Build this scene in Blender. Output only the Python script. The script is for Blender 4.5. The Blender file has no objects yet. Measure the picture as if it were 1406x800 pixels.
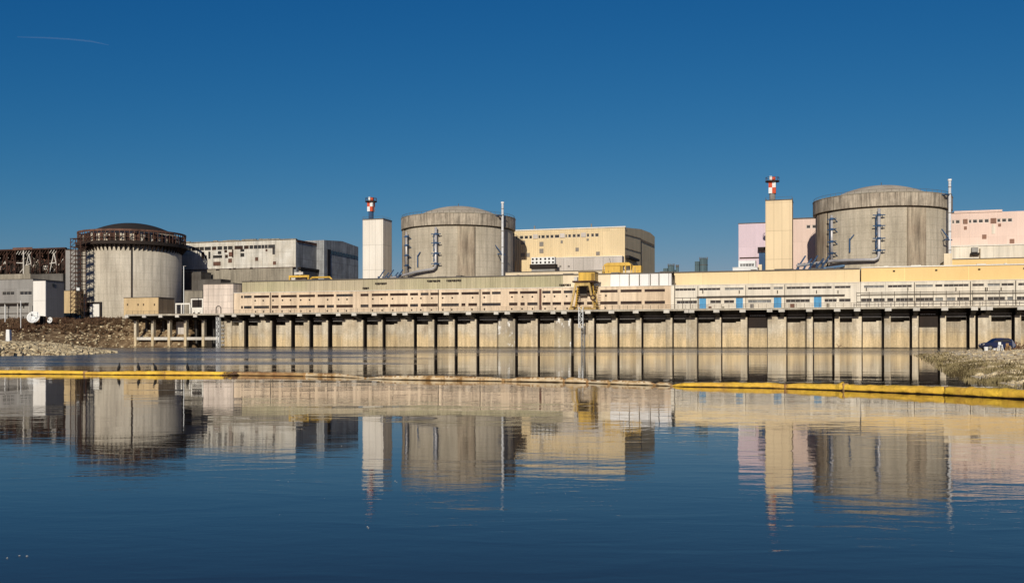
import bpy, math, random
from mathutils import Vector, Matrix, noise as mnoise
random.seed(11)
R = math.radians
scene = bpy.context.scene
col = scene.collection
# ------------------------------------------------------------------ camera
CAMZ = 1.6; F = 1400.0; HY = 470.0; CX = 703.0
cam_d = bpy.data.cameras.new('camera'); cam = bpy.data.objects.new('camera', cam_d); col.objects.link(cam)
cam.location = (0, 0, CAMZ); cam.rotation_euler = (R(90), 0, 0)
cam_d.sensor_width = 36; cam_d.lens = 36*F/1406; cam_d.shift_y = (HY-400)/1406
cam_d.clip_start = .1; cam_d.clip_end = 30000
scene.camera = cam
# ------------------------------------------------------------------ world and sun
SUN_AZ = 12.5; SUN_EL = 23
world = bpy.data.worlds.new('World'); scene.world = world; world.use_nodes = True
wn = world.node_tree; bg = wn.nodes['Background']
sky = wn.nodes.new('ShaderNodeTexSky'); sky.sky_type = 'NISHITA'; sky.sun_disc = False
sky.sun_elevation = R(SUN_EL); sky.sun_rotation = R(180+SUN_AZ)
sky.air_density = 1.0; sky.dust_density = 0.3; sky.ozone_density = 4.0; sky.altitude = 0
# deep polarised blue: per-channel response of the clear sky
ws = wn.nodes.new('ShaderNodeSeparateColor'); wc = wn.nodes.new('ShaderNodeCombineColor'); wn.links.new(sky.outputs[0], ws.inputs[0])
for i, (ga, gg) in enumerate(((2.97, 2.41), (.722, 1.14), (.658, .737))):
    m1 = wn.nodes.new('ShaderNodeMath'); m1.operation = 'MULTIPLY'; m1.inputs[1].default_value = .06; wn.links.new(ws.outputs[i], m1.inputs[0])
    m2 = wn.nodes.new('ShaderNodeMath'); m2.operation = 'POWER'; m2.inputs[1].default_value = gg; wn.links.new(m1.outputs[0], m2.inputs[0])
    m3 = wn.nodes.new('ShaderNodeMath'); m3.operation = 'MULTIPLY'; m3.inputs[1].default_value = ga/.06; wn.links.new(m2.outputs[0], m3.inputs[0])
    m4 = wn.nodes.new('ShaderNodeMath'); m4.operation = 'MINIMUM'; m4.inputs[1].default_value = 14; wn.links.new(m3.outputs[0], m4.inputs[0])
    wn.links.new(m4.outputs[0], wc.inputs[i])
wn.links.new(wc.outputs[0], bg.inputs[0]); bg.inputs[1].default_value = 0.06
sd = bpy.data.lights.new('sun', 'SUN'); sd.energy = 4.2; sd.angle = R(.5); sd.color = (1, .93, .80)
so = bpy.data.objects.new('sun', sd); col.objects.link(so)
tosun = Vector((-math.sin(R(SUN_AZ))*math.cos(R(SUN_EL)), -math.cos(R(SUN_AZ))*math.cos(R(SUN_EL)), math.sin(R(SUN_EL))))
so.rotation_euler = (-tosun).to_track_quat('-Z', 'Y').to_euler(); so.location = (0, -50, 60)
scene.view_settings.view_transform = 'Standard'; scene.view_settings.look = 'None'
scene.view_settings.exposure = 0; scene.view_settings.gamma = 1
scene.render.resolution_x = 1024; scene.render.resolution_y = 582

# ------------------------------------------------------------------ site frame (s along the quay, t inland)
PHI = math.atan(.32); c_, s_ = math.cos(PHI), math.sin(PHI); Z0 = 300.0
def W(s, t, z=0): return Vector((s*c_+t*s_, Z0-s*s_+t*c_, z))
def S(x, t):
    u = (x-CX)/F; return (u*(Z0+t*c_)-t*s_)/(c_+u*s_)
def TT(x, s):
    u = (x-CX)/F; return (u*(Z0-s*s_)-s*c_)/(s_-u*c_)
def Hs(y, s, t): return CAMZ+(HY-y)/F*(Z0-s*s_+t*c_)
def H(x, y, t): return Hs(y, S(x, t), t)
def ST(X, Y): return (X*c_-(Y-Z0)*s_, X*s_+(Y-Z0)*c_)
DECK = 10.9

# ------------------------------------------------------------------ materials
def mat(name, c1, c2=None, streak=.25, grain=.2, big=.06, rough=.85, px=0, pz=0, lw=.14, ldark=.45, corr=0,
        metal=0, tide=None, spots=0, spotcol=(.12,.05,.025), zoff=0, spec=.3, streakscale=.8, bump=.25, rnd=0, tsoft=.25):
    m = bpy.data.materials.new(name); m.use_nodes = True; nt = m.node_tree; N = nt.nodes; L = nt.links
    b = N['Principled BSDF']; b.inputs['Roughness'].default_value = rough; b.inputs['Metallic'].default_value = metal
    b.inputs['Specular IOR Level'].default_value = spec
    c2 = c2 or tuple(v*.8 for v in c1)
    tc = N.new('ShaderNodeTexCoord'); sep = N.new('ShaderNodeSeparateXYZ'); L.new(tc.outputs['Object'], sep.inputs[0])
    def math_(op, a, b_=None, c=None):
        n = N.new('ShaderNodeMath'); n.operation = op
        for i, v in enumerate((a, b_, c)):
            if v is None: continue
            if isinstance(v, (int, float)): n.inputs[i].default_value = v
            else: L.new(v, n.inputs[i])
        return n.outputs[0]
    def noise(scale, vec=(1,1,1), detail=4, rough_=.6):
        mp = N.new('ShaderNodeMapping'); mp.inputs['Scale'].default_value = vec; L.new(tc.outputs['Object'], mp.inputs[0])
        n = N.new('ShaderNodeTexNoise'); n.inputs['Scale'].default_value = scale; n.inputs['Detail'].default_value = detail
        n.inputs['Roughness'].default_value = rough_; L.new(mp.outputs[0], n.inputs[0]); return n.outputs[0]
    def ramp(v, a, b_):
        n = N.new('ShaderNodeMapRange'); n.inputs[1].default_value = a; n.inputs[2].default_value = b_; L.new(v, n.inputs[0]); return n.outputs[0]
    def mixc(f, a, b_):
        n = N.new('ShaderNodeMix'); n.data_type = 'RGBA'
        if isinstance(f, (int, float)): n.inputs[0].default_value = f
        else: L.new(f, n.inputs[0])
        for i, v in ((6, a), (7, b_)):
            if isinstance(v, tuple): n.inputs[i].default_value = (*v, 1)
            else: L.new(v, n.inputs[i])
        return n.outputs[2]
    color = mixc(ramp(noise(big), .35, .65), c1, c2)
    if tide:
        zc = math_('ADD', sep.outputs[2], math_('MULTIPLY', math_('SUBTRACT', noise(.35, (1,1,.3)), .5), 7))
        color = mixc(ramp(zc, tide[0]+tsoft, tide[0]-tsoft), color, tide[1])
        color = mixc(ramp(math_('ADD', sep.outputs[2], math_('MULTIPLY', noise(1.2, (1,1,.3)), .5)), .75, .35), color, (.07,.055,.035))
    fac = 1.0
    if streak:
        v = ramp(noise(streakscale, (1,1,.06), 5, .7), .42, .68); fac = math_('SUBTRACT', 1, math_('MULTIPLY', v, streak))
        v2 = ramp(noise(streakscale*.33, (1,1,.12), 4, .7), .45, .7); fac = math_('MULTIPLY', fac, math_('SUBTRACT', 1, math_('MULTIPLY', v2, streak*.8)))
    g = noise(2.2, (1,1,1), 5, .75); fac = math_('MULTIPLY', fac, math_('ADD', 1-grain*.5, math_('MULTIPLY', ramp(g, .3, .7), grain)))
    xy = math_('ADD', sep.outputs[0], sep.outputs[1])
    if px:
        f = math_('FRACT', math_('DIVIDE', math_('ADD', xy, 1000*px), px)); ln = math_('LESS_THAN', f, lw/px)
        cell = math_('FLOOR', math_('DIVIDE', math_('ADD', xy, 1000*px), px))
        rz = math_('FLOOR', math_('DIVIDE', sep.outputs[2], pz)) if pz else 0
        cb = N.new('ShaderNodeCombineXYZ'); L.new(cell, cb.inputs[0])
        if pz: L.new(rz, cb.inputs[1])
        wn_ = N.new('ShaderNodeTexWhiteNoise'); L.new(cb.outputs[0], wn_.inputs[0])
        fac = math_('MULTIPLY', fac, math_('ADD', .93, math_('MULTIPLY', wn_.outputs[0], .12)))
        fac = math_('MULTIPLY', fac, math_('SUBTRACT', 1, math_('MULTIPLY', ln, ldark)))
    if pz:
        f = math_('FRACT', math_('DIVIDE', math_('ADD', sep.outputs[2], zoff+100*pz), pz)); ln = math_('LESS_THAN', f, lw/pz)
        fac = math_('MULTIPLY', fac, math_('SUBTRACT', 1, math_('MULTIPLY', ln, ldark)))
    mu = N.new('ShaderNodeMix'); mu.data_type = 'RGBA'; mu.blend_type = 'MULTIPLY'; mu.inputs[0].default_value = 1
    L.new(color, mu.inputs[6])
    if isinstance(fac, float): mu.inputs[7].default_value = (1,1,1,1)
    else:
        cc = N.new('ShaderNodeCombineColor'); [L.new(fac, cc.inputs[i]) for i in range(3)]; L.new(cc.outputs[0], mu.inputs[7])
    color = mu.outputs[2]
    if rnd:
        oi = N.new('ShaderNodeObjectInfo'); hs = N.new('ShaderNodeHueSaturation')
        L.new(math_('ADD', 1-rnd, math_('MULTIPLY', oi.outputs['Random'], 2*rnd)), hs.inputs['Value']); L.new(color, hs.inputs['Color']); color = hs.outputs[0]
    if spots:
        sp = ramp(noise(.9, (1,1,.35), 5, .75), .72-spots, .78-spots); color = mixc(sp, color, spotcol)
    L.new(color, b.inputs['Base Color'])
    h = g
    if corr:
        h = math_('ADD', math_('MULTIPLY', math_('SINE', math_('MULTIPLY', xy, 6.283/corr)), .6), math_('MULTIPLY', g, .3))
    bp = N.new('ShaderNodeBump'); bp.inputs['Strength'].default_value = bump; bp.inputs['Distance'].default_value = .1
    L.new(h, bp.inputs['Height']); L.new(bp.outputs[0], b.inputs['Normal'])
    return m
M = {}
M['reactor'] = mat('reactor concrete', (.56,.49,.38), (.45,.39,.295), streak=.28, grain=.3, big=.07, pz=2.4, lw=.12, ldark=.22)
M['ring'] = mat('ring beam concrete', (.56,.48,.37), (.36,.30,.23), streak=.62, grain=.3, big=.25, streakscale=1.6, pz=0)
M['buttress'] = mat('buttress concrete', (.48,.40,.29), (.36,.28,.20), streak=.55, grain=.25, big=.1, streakscale=1.3)
M['dome'] = mat('dome concrete', (.50,.44,.34), (.40,.34,.26), streak=.2, grain=.3, big=.12)
M['reactor_old'] = mat('pale bare concrete', (.58,.52,.42), (.48,.42,.33), streak=.3, grain=.3, big=.06, pz=3.1, lw=.12, ldark=.22, spots=.0)
M['darkdome'] = mat('dark bitumen dome', (.035,.028,.022), (.02,.016,.012), streak=.1)
M['rust'] = mat('rusty steel', (.09,.04,.025), (.035,.02,.015), streak=.3, grain=.5, big=.5)
M['rustlight'] = mat('faded rusty steel', (.19,.095,.065), (.08,.04,.028), streak=.3, grain=.5, big=.5)
M['blacksteel'] = mat('dark steel', (.022,.018,.016), (.035,.022,.016), streak=.2)
M['quay'] = mat('quay concrete', (.60,.52,.39), (.43,.35,.25), streak=.45, grain=.5, big=.22, tide=(4.0,(.62,.47,.27)), pz=4.25, lw=.13, ldark=.3, rnd=.1, tsoft=1.2)
M['quaywhite'] = mat('quay concrete with lime', (.46,.40,.31), (.38,.32,.24), streak=.3, grain=.35, big=.16, tide=(4.3,(.48,.39,.25)), spots=.16, spotcol=(.74,.72,.68), rnd=.05, tsoft=1.2)
M['quaypier'] = mat('quay pier concrete', (.66,.58,.45), (.50,.41,.29), streak=.35, grain=.45, big=.3, tide=(3.6,(.60,.47,.29)), rnd=.1, tsoft=1.4)
M['darkconc'] = mat('wet and shade-dark concrete', (.035,.027,.02), (.02,.016,.012), streak=.3)
M['cavity'] = mat('dark shade-toned concrete', (.15,.14,.125), (.07,.06,.05), streak=.3)  # dark tone paints in the shade of cavities, corbels and shadowed blocks
M['deck'] = mat('deck concrete', (.52,.47,.38), (.38,.33,.26), streak=.3, grain=.4, big=.3)
M['beamend'] = mat('pale beam concrete', (.66,.62,.55), (.5,.46,.4), streak=.2)
M['pink'] = mat('pinkish beige render', (.75,.60,.44), (.68,.52,.36), streak=.3, grain=.2, px=7.5, lw=.1, ldark=.2)
M['olive'] = mat('olive ribbed cladding', (.40,.36,.22), (.45,.38,.26), streak=.2, grain=.15, corr=.8, px=1.6, lw=.16, ldark=.22, bump=.5)
M['cream'] = mat('cream render', (.74,.62,.44), (.68,.56,.39), streak=.12, grain=.12, px=6, lw=.1, ldark=.2)
M['whitepanel'] = mat('white panel', (.78,.76,.74), (.72,.69,.66), streak=.08, grain=.1, px=2.9, lw=.15, ldark=.6)
M['whitewall'] = mat('off white wall', (.76,.70,.59), (.70,.62,.50), streak=.2, grain=.12, px=6.4, lw=.12, ldark=.25)
M['yellowband'] = mat('pale yellow band', (.74,.58,.33), (.70,.54,.32), streak=.06, grain=.1, px=13, lw=.12, ldark=.2)
M['orangeband'] = mat('warm yellow band', (.74,.53,.24), (.72,.50,.22), streak=.04, grain=.08, px=16, lw=.14, ldark=-.25)
M['gridpanel'] = mat('pinkish grid panels', (.74,.63,.54), (.66,.55,.46), streak=.25, grain=.2, px=1.9, pz=2.1, lw=.14, ldark=.32)
M['towerwhite'] = mat('white tower cladding', (.80,.74,.65), (.76,.69,.59), streak=.08, grain=.08, pz=9.5, lw=.3, ldark=.16, px=2.6, corr=.7, bump=.5)
M['towerbeige'] = mat('beige tower cladding', (.76,.60,.38), (.73,.57,.36), streak=.06, grain=.08, pz=9.5, lw=.3, ldark=.16, px=2.6)
M['hallyellow'] = mat('yellow hall cladding', (.72,.57,.35), (.69,.54,.32), streak=.08, grain=.1, corr=.9, pz=8.9, px=3, lw=.12, ldark=.12, bump=1)
M['hallgreylow'] = mat('pale grey plinth', (.55,.50,.46), (.5,.45,.40), streak=.12, px=4)
M['hallpink'] = mat('salmon pink cladding', (.70,.54,.46), (.66,.50,.42), streak=.06, grain=.1, corr=.9, pz=9.5, px=3, lw=.15, ldark=.1)
M['lilac'] = mat('lilac pink cladding', (.66,.53,.58), (.62,.49,.54), streak=.05, grain=.08, corr=.9, px=3, pz=9, lw=.12, ldark=.1)
M['hallold'] = mat('weathered white cladding', (.70,.67,.60), (.55,.50,.41), streak=.3, grain=.3, big=.13, px=2.9, pz=5.5, lw=.16, ldark=.25, spots=.03, spotcol=(.35,.24,.17))
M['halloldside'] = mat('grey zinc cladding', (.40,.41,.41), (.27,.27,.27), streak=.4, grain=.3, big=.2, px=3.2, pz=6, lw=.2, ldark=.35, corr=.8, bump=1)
M['oldlow'] = mat('weathered grey concrete', (.36,.32,.25), (.27,.235,.18), streak=.4, grain=.35, px=4.5, lw=.12, ldark=.3)
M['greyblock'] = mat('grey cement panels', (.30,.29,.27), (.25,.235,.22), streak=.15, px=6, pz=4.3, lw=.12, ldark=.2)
M['whiteblock'] = mat('white render', (.78,.75,.70), (.72,.68,.62), streak=.06, grain=.08, pz=7.9, lw=.15, ldark=.35)
M['shed'] = mat('ochre cabin wall', (.60,.44,.24), (.52,.38,.21), streak=.2, corr=.5)
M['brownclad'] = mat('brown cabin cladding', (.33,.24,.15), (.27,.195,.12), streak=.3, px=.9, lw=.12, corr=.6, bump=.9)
M['roofgrey'] = mat('grey roofing', (.15,.13,.11), (.09,.08,.07), streak=0, grain=.4)
M['trim'] = mat('white trim', (.8,.76,.68), streak=.1)
M['frame'] = mat('window frame', (.62,.58,.52), streak=.1)
M['glass'] = mat('dark glass', (.03,.03,.032), (.05,.045,.04), streak=0, rough=.15, spec=.5)
M['glassgrey'] = mat('dusty grey glass', (.22,.22,.21), (.12,.12,.12), streak=.1, rough=.3, big=.5)
M['glassbrown'] = mat('brown dusty glass', (.055,.028,.02), (.03,.02,.016), streak=.1, rough=.4, big=.5, spec=.15)
M['louvre'] = mat('grey louvre', (.28,.25,.22), streak=.1, pz=.4, lw=.12)
M['brownlouvre'] = mat('brown louvre', (.30,.17,.12), streak=.1, pz=.4, lw=.12)
M['door'] = mat('blue door', (.09,.30,.52), (.08,.26,.46), streak=.1, px=1.0, lw=.08, ldark=.3)
M['crane'] = mat('yellow crane paint', (.74,.46,.07), (.64,.38,.06), streak=.3, spots=.08, rough=.5)
M['cranepale'] = mat('faded yellow crane paint', (.66,.47,.18), (.5,.33,.12), streak=.4, spots=.14)
M['pipe'] = mat('aluminium pipe jacket', (.55,.53,.52), (.42,.40,.40), streak=.15, metal=.3, rough=.4)
M['bluepipe'] = mat('light blue painted pipe', (.16,.26,.40), (.10,.18,.30), streak=.2)
M['bluesteel'] = mat('blue steel', (.05,.11,.22), (.03,.06,.12), streak=.2)
M['white'] = mat('white paint', (.8,.8,.78), streak=.08)
M['stackgrey'] = mat('pale grey stack paint', (.66,.66,.66), (.55,.55,.56), streak=.2, pz=6, lw=.3, ldark=.2)
M['red'] = mat('red paint', (.62,.09,.035), streak=.08)
M['greytube'] = mat('galvanised steel', (.32,.31,.29), (.22,.2,.18), streak=.2)
M['railing'] = mat('dark railing steel', (.12,.10,.08), streak=.2)
M['greentank'] = mat('dark green tank steel', (.09,.14,.16), (.06,.10,.115), streak=.3, px=1.3, pz=3)
M['boomyellow'] = mat('yellow boom fabric', (.78,.49,.05), (.60,.34,.05), streak=0, grain=.55, big=.9, rough=.6, spots=.10, spotcol=(.30,.16,.05), bump=.9)
M['boomwhite'] = mat('bleached boom fabric', (.64,.53,.36), (.44,.29,.14), streak=0, grain=.4, big=.9, rough=.7, spots=.17, spotcol=(.25,.14,.05), bump=.6)
M['boombrown'] = mat('muddy boom fabric', (.24,.12,.045), (.46,.30,.13), streak=0, grain=.6, big=1.4, rough=.8, bump=.6)
M['boomwet'] = mat('wet slimy boom fabric', (.07,.04,.02), (.03,.02,.012), streak=0, grain=.5, big=1, rough=.5)
M['feather'] = mat('black feathers', (.015,.014,.014), streak=0, rough=.6)
M['featherpale'] = mat('pale throat feathers', (.5,.45,.36), streak=0)
M['beak'] = mat('horn beak', (.35,.27,.15), streak=0)
M['rock'] = mat('pale riprap stone', (.76,.63,.40), (.14,.095,.055), streak=0, grain=.9, big=1.1, spec=.05)
M['soil'] = mat('brown earth bank', (.27,.19,.11), (.10,.062,.035), streak=0, grain=.9, big=.6, bump=.3, spec=0)
M['gravel'] = mat('pale gravel', (.78,.66,.46), (.60,.47,.31), streak=0, grain=.4, big=.5, bump=.3, spec=0)
M['twig'] = mat('dry twigs', (.11,.055,.03), (.18,.11,.06), streak=0)
M['grassm'] = mat('dry olive grass', (.15,.12,.05), (.30,.235,.12), streak=0, grain=.5, big=.7)
M['grassdark'] = mat('dark dead grass', (.045,.035,.018), (.08,.06,.03), streak=0, spec=0)
M['ground'] = mat('yard ground', (.24,.2,.15), (.18,.15,.11), streak=0)
M['carpaint'] = mat('dark blue car paint', (.008,.014,.055), streak=0, rough=.42, spec=.35, bump=0)
M['tyre'] = mat('tyre rubber', (.02,.02,.02), streak=0)
M['lens'] = mat('light lens', (.6,.55,.5), streak=0, rough=.2)

# water
def water_mat():
    m = bpy.data.materials.new('river water'); m.use_nodes = True; nt = m.node_tree; N = nt.nodes; L = nt.links
    b = N['Principled BSDF']; b.inputs['Base Color'].default_value = (.022,.017,.012,1); b.inputs['Roughness'].default_value = .02
    b.inputs['IOR'].default_value = 1.333; b.inputs['Specular IOR Level'].default_value = .44
    tc = N.new('ShaderNodeTexCoord')
    sep = N.new('ShaderNodeSeparateXYZ'); L.new(tc.outputs['Object'], sep.inputs[0])
    def nz(scale, vec, detail, rot=0, rg=.5, dist=0):
        mp = N.new('ShaderNodeMapping'); mp.inputs['Scale'].default_value = vec; mp.inputs['Rotation'].default_value = (0,0,rot)
        L.new(tc.outputs['Object'], mp.inputs[0])
        n = N.new('ShaderNodeTexNoise'); n.inputs['Scale'].default_value = scale; n.inputs['Detail'].default_value = detail
        n.inputs['Roughness'].default_value = rg; n.inputs['Distortion'].default_value = dist; L.new(mp.outputs[0], n.inputs[0]); return n.outputs[0]
    def ma(op, a, b_=None):
        n = N.new('ShaderNodeMath'); n.operation = op
        for i, v in enumerate((a, b_)):
            if v is None: continue
            if isinstance(v, (int, float)): n.inputs[i].default_value = v
            else: L.new(v, n.inputs[i])
        return n.outputs[0]
    def mr(v, a, b_, c=0, d=1):
        n = N.new('ShaderNodeMapRange'); n.interpolation_type = 'SMOOTHSTEP'
        for i, q in enumerate((a, b_, c, d)): n.inputs[i+1].default_value = q
        L.new(v, n.inputs[0]); return n.outputs[0]
    # gentle swell, finer ripples, and wind-ruffled lanes farther out
    swell = ma('MULTIPLY', nz(.35, (.6,1,1), 2, .2, .4, .4), .010)
    patch = mr(nz(.05, (1,1,1), 3, .1), .38, .66, .25, 1.5)
    rip = ma('MULTIPLY', ma('MULTIPLY', nz(2.4, (.55,1,1), 3, -.15, .5, .5), .0028), patch)
    wig = ma('MULTIPLY', ma('SUBTRACT', nz(.03, (1,1,1), 3), .5), 46)
    Y = ma('ADD', sep.outputs[1], wig)
    lane1 = ma('MULTIPLY', mr(Y, 108, 185), mr(Y, 500, 420))
    left = mr(ma('ADD', ma('ADD', sep.outputs[0], ma('MULTIPLY', sep.outputs[1], .09)), wig), 2, -8)
    strk = mr(nz(.12, (.12,1,1), 4, .04, .6), .36, .56, .12, 1)
    lane1 = ma('MULTIPLY', lane1, strk)
    lane2 = ma('MULTIPLY', ma('MULTIPLY', ma('MULTIPLY', mr(Y, 55, 75), mr(Y, 230, 150)), left), strk)
    ruf = ma('ADD', ma('MULTIPLY', lane1, .20), ma('MULTIPLY', lane2, .05))
    ruff = ma('MULTIPLY', nz(1.8, (.8,1,1), 3, .1, .55), ruf)
    near = ma('MULTIPLY', nz(5.5, (.5,1,1), 4, .12, .6, .8), ma('MULTIPLY', mr(sep.outputs[1], 24, 8), .0013))
    crest = ma('MULTIPLY', ma('POWER', nz(1.3, (.35,1,1), 2, .18, .4, 1.2), 3), ma('MULTIPLY', mr(sep.outputs[1], 22, 8), .005))
    hgt = ma('ADD', ma('ADD', ma('ADD', swell, rip), ruff), ma('ADD', near, crest))
    bp = N.new('ShaderNodeBump'); bp.inputs['Strength'].default_value = 1; bp.inputs['Distance'].default_value = 1
    L.new(hgt, bp.inputs['Height']); L.new(bp.outputs[0], b.inputs['Normal'])
    rr = ma('ADD', ma('MULTIPLY', lane1, .16), ma('MULTIPLY', lane2, .20)); L.new(ma('ADD', rr, .02), b.inputs['Roughness'])
    return m
M['water'] = water_mat()

# ------------------------------------------------------------------ builders
ORG = {}
class MB:
    def __init__(self): self.v = []; self.f = []; self.mi = []; self.cur = 0; self.smooth = False
    def add(self, vs, fs):
        o = len(self.v); self.v += [tuple(p) for p in vs]
        for f in fs: self.f.append(tuple(i+o for i in f)); self.mi.append(self.cur)
        return self
    def box(self, a0, a1, b0, b1, z0, z1):
        a0, a1 = sorted((a0, a1)); b0, b1 = sorted((b0, b1)); z0, z1 = sorted((z0, z1))
        return self.add([(a0,b0,z0),(a1,b0,z0),(a1,b1,z0),(a0,b1,z0),(a0,b0,z1),(a1,b0,z1),(a1,b1,z1),(a0,b1,z1)],
            [(0,3,2,1),(4,5,6,7),(0,1,5,4),(1,2,6,5),(2,3,7,6),(3,0,4,7)])
    def prism_t(self, poly, b0, b1):   # poly in (a,z), extruded along b
        n = len(poly); vs = [(a,b0,z) for a,z in poly]+[(a,b1,z) for a,z in poly]
        return self.add(vs, [tuple(range(n)), tuple(range(2*n-1, n-1, -1))]+[(i, i+n, (i+1)%n+n, (i+1)%n) for i in range(n)])
    def prism_s(self, poly, a0, a1):   # poly in (b,z), extruded along a
        n = len(poly); vs = [(a0,b,z) for b,z in poly]+[(a1,b,z) for b,z in poly]
        return self.add(vs, [tuple(range(n)), tuple(range(2*n-1, n-1, -1))]+[(i, i+n, (i+1)%n+n, (i+1)%n) for i in range(n)])
    def tube(self, pts, r, seg=8, cap=True):
        pts = [Vector(p) for p in pts]; n = len(pts); rs = r if isinstance(r, (list, tuple)) else [r]*n
        prev = None; vs = []; fs = []
        for i, p in enumerate(pts):
            d = (pts[min(i+1, n-1)]-pts[max(i-1, 0)]).normalized()
            if prev is None: a = d.orthogonal().normalized() if abs(d.z) > .99 else d.cross(Vector((0,0,1))).normalized()
            else: a = (prev-d*prev.dot(d)).normalized()
            prev = a; b = d.cross(a)
            for k in range(seg):
                q = 2*math.pi*k/seg+math.pi/seg; vs.append(p+(a*math.cos(q)+b*math.sin(q))*rs[i])
        for i in range(n-1):
            for k in range(seg):
                k2 = (k+1)%seg; fs.append((i*seg+k, i*seg+k2, (i+1)*seg+k2, (i+1)*seg+k))
        if cap: fs.append(tuple(range(seg-1, -1, -1))); fs.append(tuple((n-1)*seg+k for k in range(seg)))
        return self.add(vs, fs)
    def beam(self, p, q, w): return self.tube([p, q], w*.7071, 4)
    def lathe(self, cx, cy, prof, seg=96, a0=0, a1=2*math.pi):
        full = abs(a1-a0-2*math.pi) < 1e-6; m = seg if full else seg+1; vs = []; fs = []
        for r, z in prof:
            for k in range(m):
                q = a0+(a1-a0)*k/seg; vs.append((cx+r*math.cos(q), cy+r*math.sin(q), z))
        for i in range(len(prof)-1):
            for k in range(seg):
                k2 = (k+1)%m; fs.append((i*m+k, i*m+k2, (i+1)*m+k2, (i+1)*m+k))
        return self.add(vs, fs)
    def build(self, name, m, parent=None, smooth=False, org=None):
        o_ = org if org is not None else (ORG.get(parent.name, (0,0,0)) if parent else (0,0,0))
        me = bpy.data.meshes.new(name)
        me.from_pydata([(x-o_[0], y-o_[1], z-o_[2]) for x, y, z in self.v], [], self.f)
        ms = m if isinstance(m, (list, tuple)) else [m]
        for mm in ms: me.materials.append(M[mm])
        if len(ms) > 1: me.polygons.foreach_set('material_index', self.mi)
        if smooth: me.polygons.foreach_set('use_smooth', [True]*len(me.polygons))
        me.update()
        ob = bpy.data.objects.new(name, me); col.objects.link(ob)
        if parent: ob.parent = parent
        ORG[ob.name] = o_
        return ob
def tag(o, label=None, cat=None, group=None, kind=None):
    if label: o['label'] = label
    if cat: o['category'] = cat
    if group: o['group'] = group
    if kind: o['kind'] = kind
    return o
def thing(name, label, cat, s, t, z, group=None, world_frame=False):
    o = bpy.data.objects.new(name, None); col.objects.link(o); o.empty_display_size = .5
    if world_frame: o.location = (s, t, z)
    else: o.location = W(s, t, z); o.rotation_euler = (0, 0, -PHI)
    ORG[o.name] = (s, t, z); return tag(o, label, cat, group)
def single(mb, name, m, label, cat, s, t, z, group=None, world_frame=False, smooth=False, kind=None):
    ob = mb.build(name, m, None, smooth, (s, t, z))
    if world_frame: ob.location = (s, t, z)
    else: ob.location = W(s, t, z); ob.rotation_euler = (0, 0, -PHI)
    return tag(ob, label, cat, group, kind)
def part_copy(o, dx=0, dy=0, dz=0, rz=0):
    c = o.copy(); col.objects.link(c); c.parent = o.parent; c.location = (o.location[0]+dx, o.location[1]+dy, o.location[2]+dz)
    c.rotation_euler = (0, 0, rz); return c
def copy_tree(o, parent=None):
    c = o.copy(); col.objects.link(c)
    if parent: c.parent = parent
    for ch in list(o.children): copy_tree(ch, c)
    return c
def facade(parent, m, s0, s1, z0, z1, t, holes, thick=.35, name='wall'):
    """front wall skin with real openings; holes = (sa, sb, za, zb)"""
    mb = MB(); eps = 1e-5
    ss = sorted({s0, s1, *[min(max(h[0], s0), s1) for h in holes], *[min(max(h[1], s0), s1) for h in holes]})
    zs = sorted({z0, z1, *[min(max(h[2], z0), z1) for h in holes], *[min(max(h[3], z0), z1) for h in holes]})
    for i in range(len(ss)-1):
        for j in range(len(zs)-1):
            a, b, c, d = ss[i], ss[i+1], zs[j], zs[j+1]
            if b-a < eps or d-c < eps: continue
            ms, mz = (a+b)/2, (c+d)/2
            if any(h[0] < ms < h[1] and h[2] < mz < h[3] for h in holes): continue
            mb.add([(a,t,c),(b,t,c),(b,t,d),(a,t,d)], [(0,1,2,3)])
    for h in holes:
        a, b, c, d = h
        mb.add([(a,t,c),(b,t,c),(b,t,d),(a,t,d),(a,t+thick,c),(b,t+thick,c),(b,t+thick,d),(a,t+thick,d)],
               [(0,4,5,1),(1,5,6,2),(2,6,7,3),(3,7,4,0)])
    mb.add([(s0,t,z0),(s1,t,z0),(s1,t,z1),(s0,t,z1),(s0,t+thick,z0),(s1,t+thick,z0),(s1,t+thick,z1),(s0,t+thick,z1)],
           [(0,4,7,3),(1,2,6,5),(3,7,6,2)])
    return mb.build(name, m, parent)
def window(parent, s0, s1, z0, z1, t, glass='glass', frame='frame', pitch=1.3, name='window', fw=.09, skip=0):
    mb = MB(); d = t+.16
    mb.box(s0, s1, d, d+.08, z0, z0+fw); mb.box(s0, s1, d, d+.08, z1-fw, z1)
    n = max(1, round((s1-s0)/pitch))
    for i in range(n+1):
        q = s0+(s1-s0-fw)*i/n; mb.box(q, q+fw, d-.003, d+.083, z0+fw, z1-fw)
    w = mb.build(name, frame, parent)
    p = MB()
    for i in range(n):
        a = s0+(s1-s0-fw)*i/n; b = s0+(s1-s0-fw)*(i+1)/n
        p.box(a+fw, b, d+.1+random.uniform(0,.04), d+.16, z0, z1); p.v = p.v
    p.build('pane', glass, w)
    return w
def cyl_hit(cx, cy, r, x):
    u = (x-CX)/F; A = u*u+1; B = -2*(u*cx+cy); C = cx*cx+cy*cy-r*r
    D = max(0, B*B-4*A*C); Yq = (-B-math.sqrt(D))/(2*A); return Vector((u*Yq, Yq))

# ================================================================== SETTING
# water
mb = MB(); mb.add([(-4000,-600,0),(4000,-600,0),(4000,700,0),(-4000,700,0)], [(0,1,2,3)])
tag(mb.build('river_water', 'water'), kind='structure')
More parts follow.
